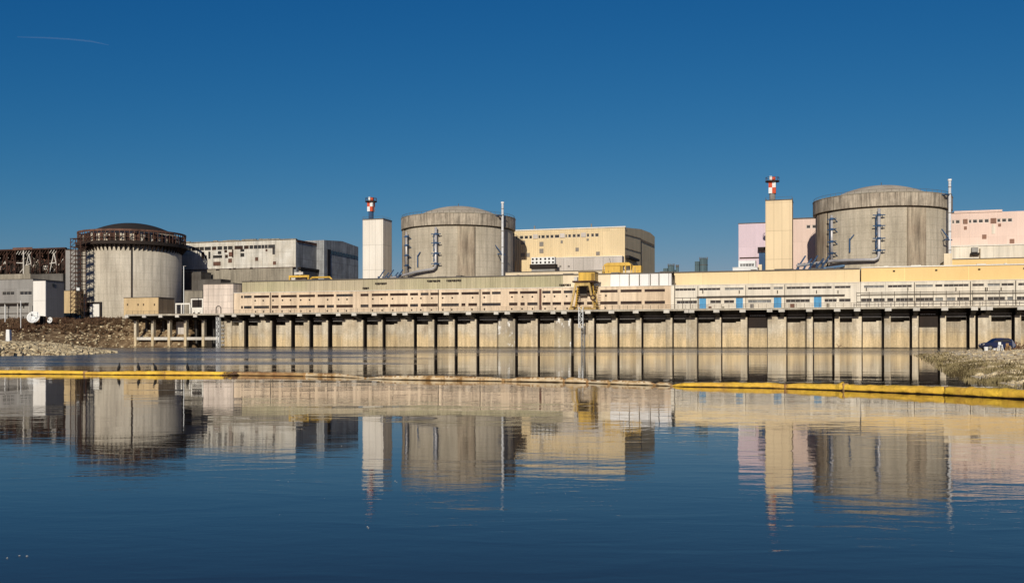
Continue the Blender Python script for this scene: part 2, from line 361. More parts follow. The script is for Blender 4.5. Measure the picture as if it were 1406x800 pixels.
# river bed and plant yard
mb = MB(); gs = S(174, 9.5); mb.add([W(gs,9.5,10.25),W(2500,9.5,10.25),W(2500,9000,10.25),W(-9000,9000,10.25),W(-9000,25,10.25),W(gs,25,10.25)], [(0,1,2,3,4,5)])
mb.add([W(S(308,9.5),9.5,10.25),W(S(308,9.5),9.5,-3),W(2500,9.5,-3),W(2500,9.5,10.25)], [(0,1,2,3)])
tag(mb.build('yard_ground', 'ground'), kind='structure')

def inside_dist(px_, py_, poly):
    ins = False; best = 1e9; n = len(poly)
    for i in range(n):
        x1, y1 = poly[i]; x2, y2 = poly[(i+1)%n]
        if (y1 > py_) != (y2 > py_) and px_ < (x2-x1)*(py_-y1)/(y2-y1)+x1: ins = not ins
        dx, dy = x2-x1, y2-y1; tt = max(0, min(1, ((px_-x1)*dx+(py_-y1)*dy)/(dx*dx+dy*dy)))
        best = min(best, math.hypot(px_-x1-tt*dx, py_-y1-tt*dy))
    return best if ins else -best
def shore(pts): return [((x-CX)/F*(CAMZ*F/(y-HY)), CAMZ*F/(y-HY)) for x, y in pts]
def sm(v, a, b):
    q = max(0, min(1, (v-a)/(b-a))); return q*q*(3-2*q)
LP = shore([(-420,489),(-50,488.5),(0,488.3),(40,487.8),(80,487.6),(110,486.6),(135,485.6),(156,484.4),(150,482.6),(128,481),(108,479.6),(100,478.3),(120,477.2)])+[(-150,345),(-150,520),(-500,520)]
sA, sB = S(80, 0), S(165, 0)
def left_h(X, Y):
    d = inside_dist(X, Y, LP); s, t = ST(X, Y)
    n = mnoise.noise(Vector((X*.12, Y*.12, 0)))*.9+mnoise.noise(Vector((X*.5, Y*.5, 3)))*.3
    shelf = (min(d*.12, 1.0)+min(max(0, d-8)*.05, 2.2)) if d > 0 else max(d*.3, -1.5)
    k = sm(s, sA, sB); foot = -62*(1-k)+2.5*k
    q = max(0, min(1, (t-foot)/(15-foot))); emb = -1.5+11.2*q if q > 0 else -1.5
    h = max(shelf, emb)
    if t > 15: h = 9.7+.62*sm(t, 15, 30)
    elif h > .25: h += n*min(1, h)*.55
    return h
def grid(fn, X0, X1, Y0, Y1, nx, ny, name, m, label=None, kind='structure', bot=-1.5):
    mb = MB(); vs = []
    for j in range(ny+1):
        for i in range(nx+1):
            X = X0+(X1-X0)*i/nx; Y = Y0+(Y1-Y0)*j/ny; vs.append((X, Y, fn(X, Y)))
    fs = []
    for j in range(ny):
        for i in range(nx):
            q = (j*(nx+1)+i, j*(nx+1)+i+1, (j+1)*(nx+1)+i+1, (j+1)*(nx+1)+i)
            if max(vs[k][2] for k in q) > -1.0: fs.append(q)
    mb.add(vs, fs); return tag(mb.build(name, m, smooth=True), label, kind=kind)
def left_h2(X, Y):
    s, t = ST(X, Y)
    if t > -30 and s > S(262, 8): return -1.5
    return left_h(X, Y)
grid(left_h2, -420, -85, 118, 480, 130, 180, 'left_bank', 'soil')
grid(left_h2, -84.99, -30, 118, 230, 40, 70, 'shingle_spit', 'soil')

RP = shore([(1262,487.2),(1272,490.5),(1284,496),(1300,503),(1316,510),(1334,517.5),(1362,525),(1406,531),(1480,538),(1700,545)])+[(140,60),(150,240),(118,246),(112,225),(98,205)]+shore([(1342,480.8),(1305,483.6)])
def right_h(X, Y):
    d = inside_dist(X, Y, RP)
    n = mnoise.noise(Vector((X*.25, Y*.25, 5)))*.16+mnoise.noise(Vector((X*1.1, Y*1.1, 1)))*.07
    h = (min(d*.085, .62)+n*min(1, d*.5)) if d > 0 else max(d*.2, -1.5)
    return h
grid(right_h, 14, 160, 28, 250, 150, 220, 'gravel_bank', 'gravel')

# rocks
ICO = None
def rock_into(mb, x, y, z, r, flat=.7):
    ph = random.uniform(0, 6.28); n = 6; vs = []
    for k in range(n):
        a = ph+k*2*math.pi/n; q = r*random.uniform(.75, 1.2); vs.append((x+q*math.cos(a), y+q*math.sin(a), z-r*.2+random.uniform(-.1,.1)*r))
    for k in range(n):
        a = ph+.3+k*2*math.pi/n; q = r*random.uniform(.45, .85); vs.append((x+q*math.cos(a), y+q*math.sin(a), z+r*flat*random.uniform(.5,.9)))
    vs.append((x+random.uniform(-.2,.2)*r, y, z+r*flat*random.uniform(.8,1.1)))
    fs = [(k, (k+1)%n, n+(k+1)%n, n+k) for k in range(n)]+[(n+k, n+(k+1)%n, 2*n) for k in range(n)]
    mb.add(vs, fs)
mb = MB(); cnt = 0
while cnt < 10500:
    x = random.uniform(-260, 262); y = random.uniform(474, 490)
    if random.random() < .62:
        Y = random.uniform(119, 165) if random.random() < .8 else random.uniform(175, 330); X = (x-CX)/F*Y
    else:
        s = random.uniform(S(-60, 0), S(258, 6)); t = random.uniform(-55, 15); p = W(s, t); X, Y = p.x, p.y
    h = left_h2(X, Y)
    if h < -.15 or h > 9.5: continue
    if h > 2.5 and ST(X, Y)[0] < S(120, 0) and random.random() < .8: continue
    cnt += 1; rock_into(mb, X, Y, h+.06, random.choice((.15,.22,.3,.42))*random.uniform(.7,1.3)*(1.2 if Y > 200 else 1))
tag(mb.build('riprap_rocks', 'rock'), 'pale broken stone covering the left river bank', kind='stuff')
mb = MB(); cnt = 0
while cnt < 8000:
    Y = random.choice((random.uniform(36, 80), random.uniform(60, 200))); x = random.uniform(1262, 1460); X = (x-CX)/F*Y
    h = right_h(X, Y)
    if h < .02: continue
    cnt += 1; rock_into(mb, X, Y, h, random.choice((.03,.04,.06,.09,.14))*random.uniform(.7,1.3))
tag(mb.build('gravel_stones', 'rock'), 'pale loose stones covering the right gravel bank', kind='stuff')
# dry brush on the left bank
def bush_into(mb, x, y, z, r, n):
    for _ in range(n):
        a = random.uniform(0, 6.28); el = random.uniform(.35, 1.5); l = r*random.uniform(.5, 1.1)
        p = Vector((x+random.uniform(-.3,.3)*r, y+random.uniform(-.3,.3)*r, z)); d = Vector((math.cos(a)*math.cos(el), math.sin(a)*math.cos(el), math.sin(el)))
        w = Vector((-math.sin(a), math.cos(a), random.uniform(-.5,.5)))*random.uniform(.05,.13); q = p+d*l; mid = p+d*l*.55+Vector((random.uniform(-.1,.1)*l, 0, random.uniform(-.1,.1)*l))
        mb.add([p-w, p+w, mid+w, mid-w, q], [(0,1,2,3),(3,2,4)])
        for k in range(4):
            b = p+d*l*random.uniform(.35,.95); e = b+Vector((random.uniform(-1,1), random.uniform(-1,1), random.uniform(-.2,1)))*l*.3
            mb.add([b-w*.7, b+w*.7, e], [(0,1,2)])
mb = MB(); cnt = 0
while cnt < 1100:
    s = random.uniform(S(-70, 0), S(182, 6)); t = random.uniform(-60, 18); p = W(s, t); h = left_h2(p.x, p.y)
    dens = sm(h, 2.2, 6.5)*(.35+.65*(mnoise.noise(Vector((p.x*.06, p.y*.06, 9))) > -.1))
    if h < 1.5 or random.random() > dens: continue
    cnt += 1; bush_into(mb, p.x, p.y, h-.1, random.uniform(.7, 1.6), 26)
tag(mb.build('dry_brush', 'twig'), 'leafless brown brush covering the upper left bank', kind='stuff')
# grass on the right bank
mb = MB(); cnt = 0
while cnt < 8500:
    Y = random.choice((random.uniform(36, 70), random.uniform(50, 135))); x = random.uniform(1255, 1430); X = (x-CX)/F*Y
    d = inside_dist(X, Y, RP)
    if d < -.8 or d > 4.5: continue
    cl = mnoise.noise(Vector((X*.5, Y*.35, 2)))
    if random.random() > (1-sm(d, .6, 4.5))*sm(cl, -.12, .2) or (d < 0 and random.random() > .35): continue
    cnt += 1; mb.cur = 1 if mnoise.noise(Vector((X*.9, Y*.5, 7)))+random.uniform(-.25,.25) > .02 else 0; h = max(right_h(X, Y), -.05)-.02; l = random.uniform(.06,.26); a = random.uniform(0, 6.28); ln = random.uniform(.05,.55)
    w = random.uniform(.008,.02)*(1+Y/90); dx, dy = math.cos(a), math.sin(a)
    mb.add([(X-w, Y, h),(X+w, Y, h),(X+w*.6+dx*l*ln*.4, Y+dy*l*ln*.4, h+l*.6),(X-w*.6+dx*l*ln*.4, Y+dy*l*ln*.4, h+l*.6),(X+dx*l*ln, Y+dy*l*ln, h+l)], [(0,1,2,3),(3,2,4)])
tag(mb.build('bank_grass', ['grassm', 'grassdark']), 'dry olive grass growing along the edge of the gravel bank', kind='stuff')

# ================================================================== QUAY
PT = 4.2   # pier front
qs0 = S(172, 0); qs1 = S(1720, 0); qsw = S(306, PT)
q = thing('quay_wall', 'long pale concrete quay with piers and dark slots rising from the water', 'quay', qs0, 0, 0)
mb = MB(); mb.box(qs0, qs1, 0, 16, DECK-.4, DECK); mb.box(qs0, qs1, -.12, .25, DECK+.003, DECK+.16)
mb.build('deck', 'deck', q)
mb = MB()
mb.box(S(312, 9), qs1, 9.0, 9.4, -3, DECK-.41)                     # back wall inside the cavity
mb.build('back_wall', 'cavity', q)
mb = MB(); mb.box(S(240, 15.5), S(312, 15.5), 15.5, 15.9, -3, DECK-.41); mb.build('back_wall', 'darkconc', q)  # near-black colour stands in for the dark void under the pier
slots = [(338,5),(376,5.5),(402,5),(427,5),(453,5.5),(501,4.5),(527,4),(570,4),(598,4),(626,4),(656,3.6),(683,1.2),(709,3.5),(739.6,3),(786,3),(817,2.8),(849,2.6),(882,2.6),
         (924,1.8),(958,1.6),(991,1.4),(1027,1.4),(1053,1.2),(1080.5,1.5),(1106.6,1.3),(1117,1.2),(1144,2.8),(1184,1),(1212,3.2),(1250.6,3.5),(1289,3.5),(1329,4),(1341,2.4),(1391,4),(1432,4),(1474,4),(1516,4),(1560,4),(1606,4),(1650,4)]
piers = [(312,318),(328,335),(354,373),(392,399.5),(417,424.5),(442,450),(470,498.5),(519,525),(546,568),(588,596),(616,624),(646,654),(684,707),(729,738),(761,784),(808,815.5),(840,847.5),(873,880.5),
         (914,923),(942,957),(982,990),(1017,1026),(1054,1079.5),(1107.5,1116),(1146,1153),(1170,1183),(1214,1223),(1252.5,1261),(1291,1299),(1331.5,1339),(1343,1361),(1393.5,1402),(1434,1443),(1476,1485),(1519,1528),(1563,1572),(1609,1618)]
blinds = [(1028,1053),(1262.5,1287)]
LIME = {684, 761, 916}
def slot_rng(x, w): return S(x-w/2, PT), S(x+w/2, PT)
sl = [slot_rng(*k) for k in slots]; pr = [(S(a, PT), S(b, PT), a) for a, b in piers]
for a, b, k in pr:
    mb = MB(); mb.box(a, b, PT, 9, -3, DECK-2.3)
    if b-a > 3: mb.box(a+.8, a+(b-a)*.5, PT+.02, 9, DECK-2.3, DECK-1.75)
    # a shallow cap block and a rounded fender strip give the pier its stepped top
    mb.build('pier', 'quaywhite' if k in LIME else 'quaypier', q)
    # cantilever corbel from pier head out to the deck edge
    m2 = MB(); w = .55; cc = (a+b)/2 if b-a < 3 else b-1.0
    zb = DECK-.401
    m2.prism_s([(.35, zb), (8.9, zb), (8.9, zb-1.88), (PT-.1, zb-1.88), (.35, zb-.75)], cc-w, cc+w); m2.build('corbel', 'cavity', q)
    m3 = MB(); m3.box(cc-w-.25, cc+w+.25, -.16, .35, zb-.62, zb+.25); m3.build('beam_end', 'beamend', q)
    if b-a > 3:
        m3 = MB(); m3.box(a+.1, a+1.5, -.16, .35, zb-.62, zb+.25); m3.build('beam_end', 'beamend', q)
edges = sorted([x for r in sl for x in r]+[x for r in pr for x in r[:2]]); lo = qsw
solid = sorted([(a, b) for a, b in sl]+[(a, b) for a, b, _ in pr]+[(S(a, PT), S(b, PT)) for a, b in blinds])
cur = S(318, PT); k = 0
for a, b in solid:
    if a-cur > .8:
        mb = MB(); top = 7.1+random.uniform(-.06,.06); mb.box(cur+.01, a-.01, PT+.35, 8.9, -3, top)
        if a-cur > 4: mb.box(a-1.3, a-.01, PT+.36, 8.9, top, top-.3+.6)
        mb.build('panel', 'quay', q)
        m2 = MB(); m2.box(cur, a, PT+.7, PT+.95, top+1.25, top+1.65); m2.tube([(cur, PT+.4, top+2.1), (a, PT+.4, top+2.1)], .16, 6); m2.build('pipe_run', 'greytube', q)
    cur = max(cur, b)
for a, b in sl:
    mb = MB(); mb.box(a, b, 7.2, 7.5, -3, DECK-.42); mb.box(a-.02, a+.12, PT+.5, 7.2, -3, DECK-.6); mb.build('slot_dark_back', 'blacksteel', q)  # black backing paints in the shade deep inside each slot
for a, b in blinds:
    a, b = S(a, PT), S(b, PT)
    mb = MB(); mb.box(a, b, PT+.35, 8.8, -3, 5.6); mb.build('panel', 'quay', q)
    mb = MB(); mb.box(a, b, PT+.5, PT+.8, 5.6, DECK-.8)
    for i in range(6): mb.box(a, b, PT+.38, PT+.5, 5.75+i*.55, 5.85+i*.55)
    mb.build('shutter', 'blacksteel', q)
    mb = MB()
    for i in range(9): mb.box(a+.3+i*(b-a-.6)/9, a+.3+(i+.62)*(b-a-.6)/9, PT+.3, PT+.37, DECK-1.9, DECK-1.75)
    mb.build('insulator_row', 'white', q)
# open pier at the left end
for x in (185.5, 209, 231.5, 254, 278.6):
    a = S(x, PT); mb = MB(); mb.box(a-.45, a+.5, PT, PT+1.3, -3, DECK-1.6); mb.build('column', 'quaypier', q)
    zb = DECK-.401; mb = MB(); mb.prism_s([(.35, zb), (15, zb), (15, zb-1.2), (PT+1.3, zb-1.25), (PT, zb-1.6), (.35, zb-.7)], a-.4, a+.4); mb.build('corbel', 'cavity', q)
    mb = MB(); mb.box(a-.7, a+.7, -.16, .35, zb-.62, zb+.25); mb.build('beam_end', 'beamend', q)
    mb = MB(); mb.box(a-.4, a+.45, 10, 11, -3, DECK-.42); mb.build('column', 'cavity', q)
mb = MB(); mb.box(S(187, PT), S(300, PT), PT+.2, PT+.9, H(240, 466.5, PT), H(240, 462.6, PT)); mb.build('tie_beam', 'beamend', q)
mb = MB(); mb.box(S(242, 9), S(254, 9), 9, 9.4, -3, 8.6); mb.build('panel', 'hallgreylow', q)
mb = MB(); mb.box(S(303, PT), S(311.5, PT), PT+.2, 8.8, -3, 8.6)
mb.build('panel', 'quay', q)
mb = MB()
for i in range(6): mb.box(S(304, PT), S(308, PT), PT-.15, PT+.2, .6+i*1.25, 1.1+i*1.25)
mb.build('fender', 'beamend', q)
mb = MB()                                                          # waterline ledge
mb.box(S(318, PT), qs1, PT-.25, PT+.0, -1, .12); mb.build('footing', 'darkconc', q)

# railings
def railing(x0, x1, t, z, h, pitch, label, wp=.07, mt='railing', rails=(.5, 1)):
    s0, s1 = S(x0, t), S(x1, t)
    mb = MB(); n = int((s1-s0)/pitch)
    for k in rails: mb.box(s0, s1, t, t+wp, z+h*k-wp, z+h*k)
    for i in range(n+1): mb.box(s0+i*pitch, s0+i*pitch+wp, t+.003, t+wp-.003, z, z+h-.01)
    single(mb, 'railing', mt, label, 'railing', s0, t, z, 'railings along the quay deck')
railing(174, 300, .4, DECK+.16, 1.1, 2.2, 'thin dark railing on the open pier at the left end of the quay')
railing(321, 780, .4, DECK+.16, 1.1, 2.2, 'thin dark railing in front of the pinkish long building, left of the yellow crane')
railing(830, 920, .4, DECK+.16, 1.1, 2.2, 'thin dark railing just right of the yellow gantry crane', .1)
railing(921, 1620, .4, DECK+.16, 1.1, 2.0, 'thin dark low railing in front of the cream wall with blue doors', .08, 'rust')
# tall pipe frame on the right part of the deck
s0, s1 = S(1176, 1.2), S(1620, 1.2); zt = H(1250, 401, 1.2)
pf = thing('pipe_frame', 'tall open steel frame of posts and pipes in front of the right white wall', 'frame', s0, 1.2, DECK)
for zz in (zt, zt-.75, DECK+1.5):
    mb = MB(); mb.tube([(s0, 1.2, zz), (s1, 1.2, zz)], .08, 6); mb.build('pipe', 'railing', pf)
p0 = MB().box(s0, s0+.14, 1.25, 1.39, DECK, zt+.25).build('post', 'railing', pf)
i = 1
while s0+i*3.15 < s1: part_copy(p0, i*3.15); i += 1
s0, s1 = S(926, 1.2), S(958, 1.2)
pf = thing('pipe_frame', 'short steel frame beside the leftmost blue door on the quay', 'frame', s0, 1.2, DECK)
MB().tube([(s0, 1.2, DECK+3.2), (s1, 1.2, DECK+3.2)], .08, 6).build('pipe', 'railing', pf)
p0 = MB().box(s0, s0+.14, 1.25, 1.39, DECK, DECK+3.3).build('post', 'railing', pf)
for i in range(1, 4): part_copy(p0, i*2.2)

# ================================================================== LONG PUMP HOUSE
LT, UT = 8.0, 12.5
ZL = 17.95; ZU = 21.9
def block(parent, m, s0, s1, t0, t1, z0, z1, name='wall'): return MB().box(s0, s1, t0, t1, z0, z1).build(name, m, parent)
def pumphouse(x0, x1, label, lowmat, bands, rows, glassf, vents, trimmat='roofgrey', low_top=ZL, up_top=ZU, doors=(), s1_=None, winframe='frame'):
    s0 = S(x0, LT); s1 = s1_ if s1_ else S(x1, LT)
    h = thing('pump_house', label, 'building', s0, LT, DECK)
    holes = []; wins = []
    for zr, lst in rows:
        for a, b in lst:
            a_, b_ = max(S(a, LT), s0+.1), min(S(b, LT), s1-.1); holes.append((a_, b_, zr[0], zr[1])); wins.append((a_, b_, zr))
    for a, b, z1 in doors: holes.append((S(a, LT), S(b, LT), DECK+.1, z1))
    facade(h, lowmat, s0, s1, DECK+.01, low_top, LT, holes)
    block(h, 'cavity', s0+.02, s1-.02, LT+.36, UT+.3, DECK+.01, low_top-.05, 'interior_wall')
    for a_, b_, zr in wins: window(h, a_, b_, zr[0], zr[1], LT, glassf(), winframe, pitch=1.25, fw=.06)
    for a, b, z1 in doors:
        MB().box(S(a, LT), S(b, LT), LT+.12, LT+.2, DECK+.1, z1).build('door', 'door', h)
    # upper set-back tier
    for a, b, m in bands:
        sa = max(S(a, UT), s0+.3); sb = min(S(b, UT), s1-.0) if b < 1700 else s1
        block(h, m, sa, sb-.02, UT, 30, low_top-.04, up_top, 'upper_wall')
    mb = MB(); mb.box(s0, s1-.02, LT-.15, UT, low_top+.003, low_top+.14); mb.build('ledge', trimmat if trimmat != 'roofgrey' else 'trim', h)
    mb = MB(); mb.box(s0+.3, s1-.04, UT-.3, 30.2, up_top+.003, up_top+.3)
    for i in range(14):
        a = random.uniform(s0+2, s1-4); mb.box(a, a+random.uniform(.6,3), UT+random.uniform(.3,4), UT+5, up_top+.3, up_top+random.uniform(.4,.75))
    mb.build('roof', trimmat, h)
    if vents:
        v0 = MB().tube([(s0, LT+.05, 0), (s0, LT-.1, 0)], .28, 10).build('vent', 'blacksteel', h)
        first = True
        for x, z in vents:
            sx = S(x, LT)
            if first: v0.location = (sx-s0, 0, z); first = False
            else: c = v0.copy(); col.objects.link(c); c.parent = h; c.location = (sx-s0, 0, z)
    return h, s0, s1
def pipe_down(h, x, z0, z1, t=LT, m='railing', r=.12): MB().tube([(S(x, t), t-.15, z0), (S(x, t), t-.15, z1)], r, 6).build('downpipe', m, h)
r1 = [(331,333.5),(335,345.5),(348.7,369.5),(373,382.5),(385.7,407.5),(410.5,432.5),(436,458.5),(461.7,484.5),(495,506),(510.5,533),(535.5,560),(563,574),(577.5,588.5),(591,603),(606,630),(633.5,657.5),(662,673),(675.5,687.5),(699,711),(714,738),(744.5,756),(758.5,770.5),(774,786),(790,802),(806,820),(824,848),(852,881),(885,913)]
r2 = [(331,333.5),(335,345.5),(348.7,369.5),(373,382.5),(385.7,407.5),(410.5,432.5),(436,446),(448.5,458.5),(461.7,484.5),(495,506),(510.5,533),(535.5,560),(563,574),(577.5,601),(606,630),(633.5,639),(643,655),(662,687.5),(699,710.5),(714.5,720.5),(724,738),(744.5,756),(758.5,770.5),(774,786),(790,802),(806,820),(824,848),(852,881),(885,913)]
vx = [350.5,361.5,375,388,399,413,425,450,465,476.5,512,524,539,566,578,593,608,621,649,665,703,717.5,731,747.5,761.5,778,810,832]
vents = [(x, 15.35) for x in vx]+[(x+random.uniform(-1,1), 11.75) for x in vx]
h, a, b = pumphouse(321, 921, 'long two-tier pinkish building with olive upper band above the quay', 'pink',
    [(321, 773, 'olive'), (773, 838, 'cream'), (838, 922, 'whitepanel')],
    [((16.25, 17.05), r1), ((12.75, 13.65), r2)], lambda: random.choice(('glass','glassbrown','glassbrown')), vents, winframe='glassbrown')
for x in (371.3, 602, 659.3): pipe_down(h, x, DECK, ZL)
MB().box(S(740.5, LT), S(743.5, LT), LT-.12, LT-.003, DECK+.1, ZL-.3).build('rust_strip', 'rustlight', h)
for xa, n_, zz in ((515,9,20.4),(586.5,10,20.9),(613,11,20.9),(498,5,19.0),(768,8,18.9)):
    mb = MB()
    for k in range(n_): w_ = .34*(1+(k*7%3)*.12); sx_ = S(xa, UT)+k*.46; mb.box(sx_, sx_+w_, UT-.1, UT-.003, zz-.35*(1 if k % 4 else .6), zz+.35)
    mb.build('louvre_row', 'blacksteel', h)
for x in (864, 878, 893, 905): pipe_down(h, x, DECK+5, ZU-.2, UT-.1)
r3 = [(927,955),(960,989),(995,1021),(1027,1058),(1062,1075),(1080,1112),(1115,1142),(1146,1168)]
r4 = [(929,957),(975,990),(994,1008),(1027,1059),(1079,1112),(1132,1149),(1152,1168)]
zr1 = (H(1100, 396.6, LT), H(1100, 393.2, LT)); zr2 = (H(1100, 415.0, LT), H(1100, 410.6, LT)); zd = H(1068, 408.2, LT)
dr = [(960,969.5,zd),(1010.5,1020,zd),(1062.5,1073,zd),(1117.5,1128,zd)]
gl = lambda: random.choice(('glass','glass','glassgrey'))
h, a, b = pumphouse(921, 1181, 'cream white long building with pale yellow upper band and blue doors', 'whitewall',
    [(921, 1181.5, 'yellowband')], [(zr1, r3), (zr2, r4)], gl, [], doors=dr)
zc = H(1060, 405.4, LT); MB().box(S(957, LT), S(1160, LT), LT-1.0, LT-.003, zc-.18, zc).build('canopy', 'roofgrey', h)
for x in (964.5,1014.5,1067,1120.5,1150): MB().box(S(x, LT), S(x+1.2, LT), LT-.3, LT-.003, H(x, 402.5, LT), H(x, 398.5, LT)).build('wall_lamp', 'blacksteel', h)
for x, w_ in ((973,4),(991.5,3),(1030,5),(1085,6),(1135,4)): MB().box(S(x, LT), S(x+w_, LT), LT-.5, LT-.003, DECK+.2, DECK+random.uniform(.8,1.6)).build('wall_cabinet', random.choice(('rustlight','oldlow','greytube')), h)
for x in (958.3, 1024, 1077.5): pipe_down(h, x, DECK, ZL-.2, r=.08)
for x in (939.5,): pipe_down(h, x-13, DECK, ZU-1)
r5 = [(1186,1214),(1219,1252),(1257,1281),(1284,1294),(1296,1330),(1335,1351),(1356,1373),(1375,1392),(1398,1425),(1432,1460),(1466,1500),(1508,1540),(1550,1580)]
r6 = [(1182,1197),(1199,1215),(1218,1227),(1230,1254),(1257,1282),(1284,1295),(1300,1312),(1314,1331),(1335,1351),(1356,1380),(1383,1391),(1396,1425),(1432,1460),(1466,1500),(1508,1540)]
h, a, b = pumphouse(1181.4, 1640, 'white long building with warm yellow band and white parapet at the right', 'whitewall',
    [(1181, 1900, 'orangeband')], [((zr1[0], zr1[1]), r5), (zr2, r6)], gl, [], 'trim', up_top=ZU+.25)
for x in (1189,1246,1312,1352.5,1354.8,1374): MB().box(S(x, LT), S(x+1.1, LT), LT-.3, LT-.003, H(x, 399, LT), H(x, 394.5, LT)).build('wall_lamp', 'blacksteel', h)
for x in (1255.5, 1332.5, 1394.5): pipe_down(h, x, DECK, ZL-.2, r=.09)
zc = H(1250, 402.8, LT); MB().box(a+.1, b-.1, LT-.35, LT-.003, zc-.12, zc).build('string_course', 'oldlow', h)
for x in (1226, 1284, 1343, 1405): MB().box(S(x, UT), S(x+3, UT), UT-.25, UT-.003, ZU-.9, ZU-.55).build('wall_lamp', 'blacksteel', h)
# grid panel annex
s0, s1 = S(279, LT), S(320.6, LT); zt = H(300, 390, LT)
h = thing('annex', 'pinkish grid-panelled block at the left end of the long building', 'building', s0, LT, DECK)
block(h, 'gridpanel', s0, s1-.05, LT, 28, DECK+.01, zt); block(h, 'roofgrey', s0-.15, s1-.06, LT-.2, 28.1, zt+.003, zt+.35, 'roof')
# gooseneck pipe and prop on deck
sg = S(300, 2); mb = MB(); pts = [(sg-.9, 2, DECK)]+[(sg-.9*math.cos(k*math.pi/8), 2, DECK+1.7+.9*math.sin(k*math.pi/8)) for k in range(9)]+[(sg+.9, 2, DECK)]
mb.tube(pts, .16, 8); single(mb, 'gooseneck_pipe', 'railing', 'dark arched pipe standing on the deck before the grid-panelled block', 'pipe', sg, 2, DECK)

